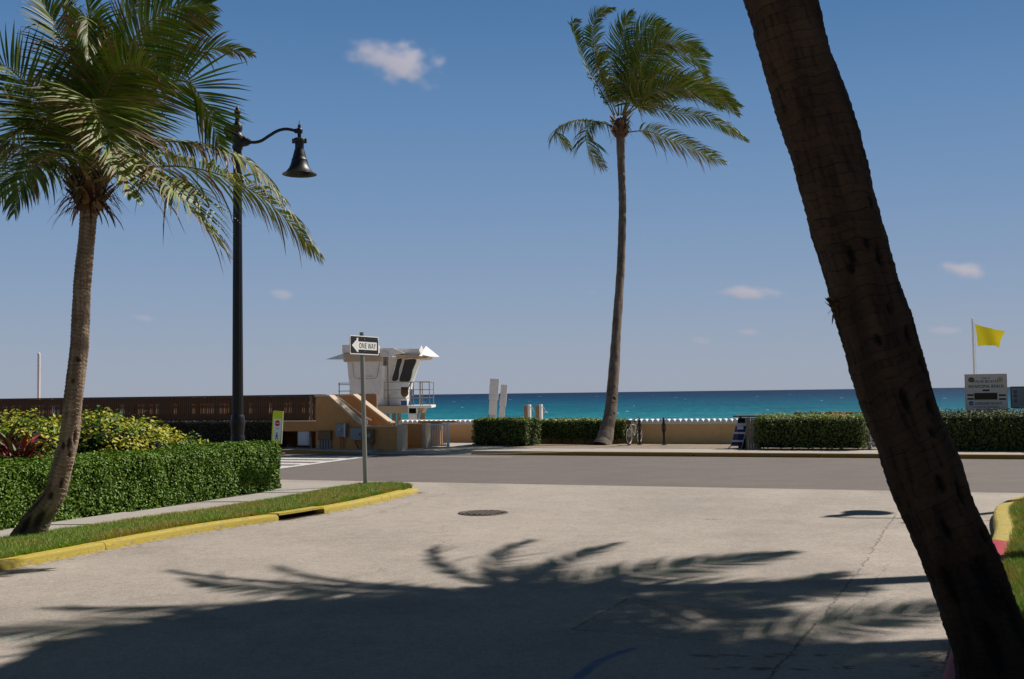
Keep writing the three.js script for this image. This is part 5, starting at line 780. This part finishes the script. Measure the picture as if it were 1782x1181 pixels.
  palm('coconut palm with curved trunk and drooping fronds in the left grass strip', [-5.56, 0.05, -12.95],
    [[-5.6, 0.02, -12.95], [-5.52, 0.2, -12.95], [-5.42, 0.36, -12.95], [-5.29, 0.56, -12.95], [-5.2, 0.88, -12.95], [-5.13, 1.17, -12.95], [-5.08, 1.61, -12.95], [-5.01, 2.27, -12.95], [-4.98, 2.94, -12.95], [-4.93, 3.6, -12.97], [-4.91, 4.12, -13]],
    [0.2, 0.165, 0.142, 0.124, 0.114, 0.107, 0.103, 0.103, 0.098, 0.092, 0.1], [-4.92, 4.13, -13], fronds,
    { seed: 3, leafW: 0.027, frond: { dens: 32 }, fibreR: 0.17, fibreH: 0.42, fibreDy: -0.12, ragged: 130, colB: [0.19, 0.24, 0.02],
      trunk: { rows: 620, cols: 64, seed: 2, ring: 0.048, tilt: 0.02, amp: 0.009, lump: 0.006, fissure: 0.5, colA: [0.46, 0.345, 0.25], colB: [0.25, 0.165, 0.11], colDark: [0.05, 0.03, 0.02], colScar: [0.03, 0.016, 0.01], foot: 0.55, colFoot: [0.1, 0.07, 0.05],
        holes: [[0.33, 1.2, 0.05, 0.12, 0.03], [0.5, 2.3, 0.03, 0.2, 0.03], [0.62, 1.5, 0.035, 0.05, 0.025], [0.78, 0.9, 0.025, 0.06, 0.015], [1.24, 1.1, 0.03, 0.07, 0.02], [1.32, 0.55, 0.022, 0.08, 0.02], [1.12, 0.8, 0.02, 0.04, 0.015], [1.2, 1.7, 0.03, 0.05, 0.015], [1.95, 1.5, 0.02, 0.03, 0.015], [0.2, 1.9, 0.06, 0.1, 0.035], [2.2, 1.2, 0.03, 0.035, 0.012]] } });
}
{ // the tall palm across the road
  const fronds = [
  [55, 0.7125, 0.2, [-0.15,0.26,0.00, -0.58,1.07,0.10, -1.08,1.98,0.20, -1.42,2.83,0.30, -1.50,3.35,0.30, -1.26,3.43,0.30]],
  [50, 0.665, 0.15, [-0.19,0.32,0.20, -0.63,1.48,0.50, -0.87,2.53,0.60, -0.83,3.30,0.60, -0.58,3.60,0.60, -0.15,3.69,0.60]],
  [60, 0.9025, 0.15, [-0.04,0.36,0.00, -0.05,1.77,0.00, 0.12,2.93,0.10, 0.31,3.55,0.10, 0.49,3.78,0.10]],
  [65, 0.95, 0.15, [0.03,0.36,0.00, 0.25,2.00,-0.10, 0.61,2.91,-0.20, 1.04,3.43,-0.20, 1.53,3.56,-0.20]],
  [40, 0.855, 0.15, [0.07,0.34,0.10, 0.48,1.52,0.30, 1.03,2.33,0.50, 1.75,2.65,0.50, 2.90,2.10,0.50]],
  [40, 0.9025, 0.15, [0.14,0.39,-0.10, 0.91,1.79,-0.30, 1.82,2.41,-0.40, 2.50,2.35,-0.40, 2.97,1.53,-0.40]],
  [30, 0.9025, 0.2, [0.18,0.39,0.10, 0.93,0.97,0.30, 1.84,1.32,0.40, 2.70,1.23,0.40, 3.82,0.21,0.40], { wind: [0.35, 0, 0], grav: 0.6, A0: 76, A1: 35 }],
  [15, 0.76, 0.3, [0.14,0.21,0.20, 0.59,0.53,0.50, 1.59,0.21,0.90, 2.60,-0.01,1.10, 3.95,-0.79,1.10], { wind: [0.3, 0, 0], grav: 0.7, A0: 78, A1: 35 }],
  [30, 0.8075, 0.25, [0.18,0.41,-0.20, 1.14,1.03,-0.60, 2.03,1.47,-0.90, 3.01,1.45,-1.10, 4.24,0.88,-1.20]],
  [20, 0.9, 0.45, [0.17,-0.23,0.10, 0.81,-0.25,0.30, 1.65,-0.58,0.40, 2.39,-0.93,0.50, 3.31,-1.35,0.50], { wind: [0.3, 0, 0], grav: 0.6, A0: 75, A1: 38 }],
  [15, 0.9, 0.4, [-0.19,-0.12,0.10, -0.68,0.09,0.20, -1.13,-0.26,0.30, -1.01,-0.93,0.30, -0.51,-1.44,0.30], { wind: [0.25, 0, 0], grav: 0.7, A0: 80, A1: 42 }],
  [10, 0.9, 0.35, [-0.22,0.03,-0.10, -0.83,0.22,-0.20, -1.60,0.21,-0.20, -2.08,-0.11,-0.20, -1.59,-0.69,-0.20], { wind: [0.2, 0, 0], grav: 0.85, A0: 84, A1: 45 }],
  [55, 0.95, 0.15, [0.11,0.41,0.00, 0.43,1.52,0.30, 0.83,2.33,0.50, 1.23,2.86,0.60, 1.62,3.11,0.60]],
  [30, 0.855, 0.2, [0.06,0.31,0.20, 0.38,0.90,0.70, 0.84,1.29,1.10, 1.40,1.34,1.40, 1.92,1.06,1.50]],
  [25, 0.95, 0.2, [-0.08,0.30,0.15, -0.4,0.95,0.45, -0.75,1.5,0.70, -0.8,1.9,0.8, -0.5,2.15,0.9]],
  [30, 0.95, 0.25, [0.1,0.25,0.25, 0.7,0.75,0.70, 1.5,0.95,1.0, 2.3,0.75,1.2, 3.1,0.2,1.2]],
  ];
  palm('tall wind-blown coconut palm standing across the road before the sea', [2.646, 0.020, -33.42],
    [[2.619, 0.020, -33.42], [2.731, 0.250, -33.56], [2.829, 0.587, -33.74], [2.940, 0.980, -33.95], [3.124, 2.199, -34.56], [3.328, 3.847, -35.31], [3.583, 5.957, -36.23], [3.739, 7.978, -37.07], [3.761, 9.222, -37.50], [3.750, 10.537, -37.50]],
    [0.28, 0.245, 0.215, 0.187, 0.168, 0.145, 0.131, 0.125, 0.125, 0.15], [3.750, 10.599, -37.50], fronds,
    { seed: 5, crownScale: 1.035, leafW: 0.038, fibreR: 0.25, fibreH: 0.6, ragged: 50, frond: { wind: [0.55, 0.04, 0], grav: 0.42, rib: 0.032, dens: 22 }, colA: [0.05, 0.11, 0.01], colB: [0.22, 0.27, 0.022],
      trunk: { rows: 700, cols: 32, seed: 4, ring: 0.07, tilt: 0.03, amp: 0.009, lump: 0.008, fissure: 0.5, colA: [0.25, 0.19, 0.14], colB: [0.14, 0.095, 0.065], colDark: [0.05, 0.034, 0.024], colScar: [0.03, 0.02, 0.012], foot: 0.8, colFoot: [0.3, 0.25, 0.2], holes: [[1.6, 1.2, 0.05, 0.06, 0.02], [1.1, 0.9, 0.04, 0.05, 0.02]] } });
}

// fronds for crowns that stand above the picture: a fountain of arching leaves
function fountain(seed, n, len, bias = [0, 0, 0]) {
  const r = rng(seed), out = [];
  for (let i = 0; i < n; i++) { const az = i * 2.39996 + 0.4 * r(), el = lerp(1.25, -0.15, i / n) + 0.2 * (r() - 0.5), l = len * (0.8 + 0.3 * r()), flat = []; let d = V3(Math.cos(az) * Math.cos(el) + bias[0], Math.sin(el), Math.sin(az) * Math.cos(el)).normalize(), p = V3(0, 0, 0); for (let k = 0; k < 6; k++) { flat.push(p.x, p.y, p.z); p = p.clone().addScaledVector(d, l / 5); d = d.clone().add(V3(bias[0] * 0.3, -0.12 - 0.06 * k * r(), bias[2])).normalize(); } out.push([20 + 30 * r(), 0.85, 0.3, flat]); }
  return out;
}
const bigTrunk = { seed: 9, ring: 0.052, gdark: 1.0, tilt: 0.04, amp: 0.0045, lump: 0.012, fissure: 0.7, colA: [0.175, 0.09, 0.043], colB: [0.085, 0.041, 0.019], colDark: [0.014, 0.007, 0.004], colScar: [0.004, 0.0025, 0.0015] };
{ // the big leaning palm at right
  const holes = [[2.42, 1.2, 0.018, 0.05, 0.02], [2.5, 1.5, 0.016, 0.03, 0.018], [2.46, 2.0, 0.02, 0.06, 0.022], [2.4, 2.1, 0.02, 0.03, 0.02], [2.02, 1.9, 0.016, 0.035, 0.02], [2.0, 0.9, 0.018, 0.06, 0.02], [1.84, 0.7, 0.018, 0.05, 0.02], [1.7, 1.7, 0.022, 0.06, 0.022], [1.62, 1.0, 0.02, 0.05, 0.02], [1.5, 1.3, 0.02, 0.035, 0.02], [1.25, 1.6, 0.02, 0.05, 0.022], [1.18, 1.1, 0.022, 0.07, 0.025], [1.02, 1.9, 0.02, 0.05, 0.022], [0.92, 0.8, 0.02, 0.05, 0.02], [2.7, 1.0, 0.015, 0.04, 0.018], [2.72, 0.6, 0.015, 0.04, 0.018], [2.15, 1.3, 0.015, 0.035, 0.016], [0.7, 1.4, 0.06, 0.16, 0.03], [0.5, 0.9, 0.05, 0.2, 0.035], [0.4, 1.9, 0.04, 0.15, 0.03], [0.75, 2.4, 0.03, 0.12, 0.02]];
  palm('big dark palm trunk leaning across the right of the picture', [2.5, 0.05, -5.8],
    [[2.5, -0.02, -5.8], [2.42, 0.38, -5.8], [2.31, 0.69, -5.8], [2.2, 0.98, -5.8], [2.1, 1.28, -5.8], [1.99, 1.58, -5.8], [1.91, 1.87, -5.8], [1.83, 2.17, -5.8], [1.76, 2.47, -5.8], [1.68, 2.78, -5.8], [1.6, 3.08, -5.8], [1.51, 3.39, -5.8], [1.44, 3.69, -5.8], [1.2, 4.8, -5.75], [0.95, 6.2, -5.7], [0.8, 7.6, -5.7]],
    [0.235, 0.19, 0.184, 0.182, 0.184, 0.182, 0.18, 0.18, 0.182, 0.182, 0.182, 0.182, 0.18, 0.165, 0.15, 0.17], [0.8, 7.65, -5.7], fountain(9, 22, 2.9),
    { seed: 9, leafW: 0.045, fibreR: 0.28, fibreH: 0.6, frond: { count: 60 }, trunk: { ...bigTrunk, rows: 1100, cols: 112, holes, foot: 1.25, colFoot: [0.012, 0.005, 0.004] } });
  const tu = obj('bark_tuft', crownFibre(33, 0.028, 0.09, 26), M.fibre, scene.getObjectByName('coconut_palm_002')); tu.scale.setScalar(0.27); tu.position.set(1.675 - 2.5, 2.05 - 0.05, 0.03);
}
// palms and a shade tree that stand beside the street out of the picture and throw the shadows across it
palm('coconut palm beyond the upper right edge that shades the street', [9.0, 0.06, -11.8], [[9.0, 0, -11.8], [8.5, 2.5, -12.1], [7.8, 5.5, -12.5], [6.9, 9, -13.8]], [0.3, 0.19, 0.16, 0.16], [6.85, 9.1, -13.9], fountain(13, 24, 3.3, [-0.05, 0, 0]), { seed: 13, leafW: 0.05, fibreR: 0.28, fibreH: 0.6, frond: { count: 60 }, trunk: { ...bigTrunk, rows: 160, cols: 24, holes: [] } });
palm('coconut palm out of the picture at right, nearest the camera', [9.4, 0.06, -8.6], [[9.4, 0, -8.6], [9.2, 3, -9.6], [8.5, 6, -10.4], [7.5, 8.6, -11.3]], [0.3, 0.19, 0.16, 0.16], [7.45, 8.7, -11.4], fountain(14, 24, 3.2), { seed: 14, leafW: 0.05, fibreR: 0.28, fibreH: 0.6, frond: { count: 60 }, trunk: { ...bigTrunk, rows: 160, cols: 24, holes: [] } });
function shadeTree(label, base, blobs, seed) {
  const t = thing('shade_tree', label, 'tree', base), r = rng(seed), list = [], tr = [];
  for (const [x, y, z] of blobs) { const mid = [x * 0.35, y * 0.55, z * 0.35]; tr.push(tube([[0, 1.4, 0], mid, [x, y, z]], 0.09, 16, 8)); }
  tr.push(cyl([0, -0.1, 0], [0, 1.6, 0], 0.3, 0.22)); obj('trunk', tr, M.bark, t);
  for (const [x, y, z, R] of blobs) for (let i = 0; i < 1500 * R * R; i++) { const q = V3(r() - 0.5, r() - 0.5, r() - 0.5).normalize(), k = R * (0.35 + 0.65 * Math.cbrt(r())) * (1 + 0.25 * fbm(q.x * 2 + x, q.y * 2, q.z * 2 + z, 2)); list.push([V3(x + q.x * k, y + q.y * k * 0.7, z + q.z * k), aim(q.clone().add(V3(0, 0.5, 0)), r, 1.6), 0.8 + 0.7 * r(), [0.05, 0.08, 0.015]]); }
  instances('crown', leafGeo(0.2, 0.13), M.leafMatte, list, t);
}
const shade = [[4.7, 10.6, 8.6, 1.5], [5.4, 11.5, 8.7, 1.7], [6.4, 11.0, 8.4, 1.8], [7.9, 9.8, 8.2, 1.8], [5.2, 8.9, 8.4, 1.8], [3.2, 9.0, 9.2, 1.5], [6.9, 8.3, 8.0, 1.8], [5.8, 12.9, 9.0, 1.4], [8.8, 8.0, 8.6, 1.8], [3.4, 8.0, 9.0, 1.7], [6.0, 10.0, 9.6, 1.8]];
shadeTree('broad shade tree out of the picture to the right', [9.0, 0.06, -7.0], shade.map(([x, d, y, R]) => [x - 9.5, y, -(d - 7.8), R]), 51);

scene.traverse((o) => { if (o.isMesh) o.castShadow = o.receiveShadow = true; });
renderer.render(scene, camera);
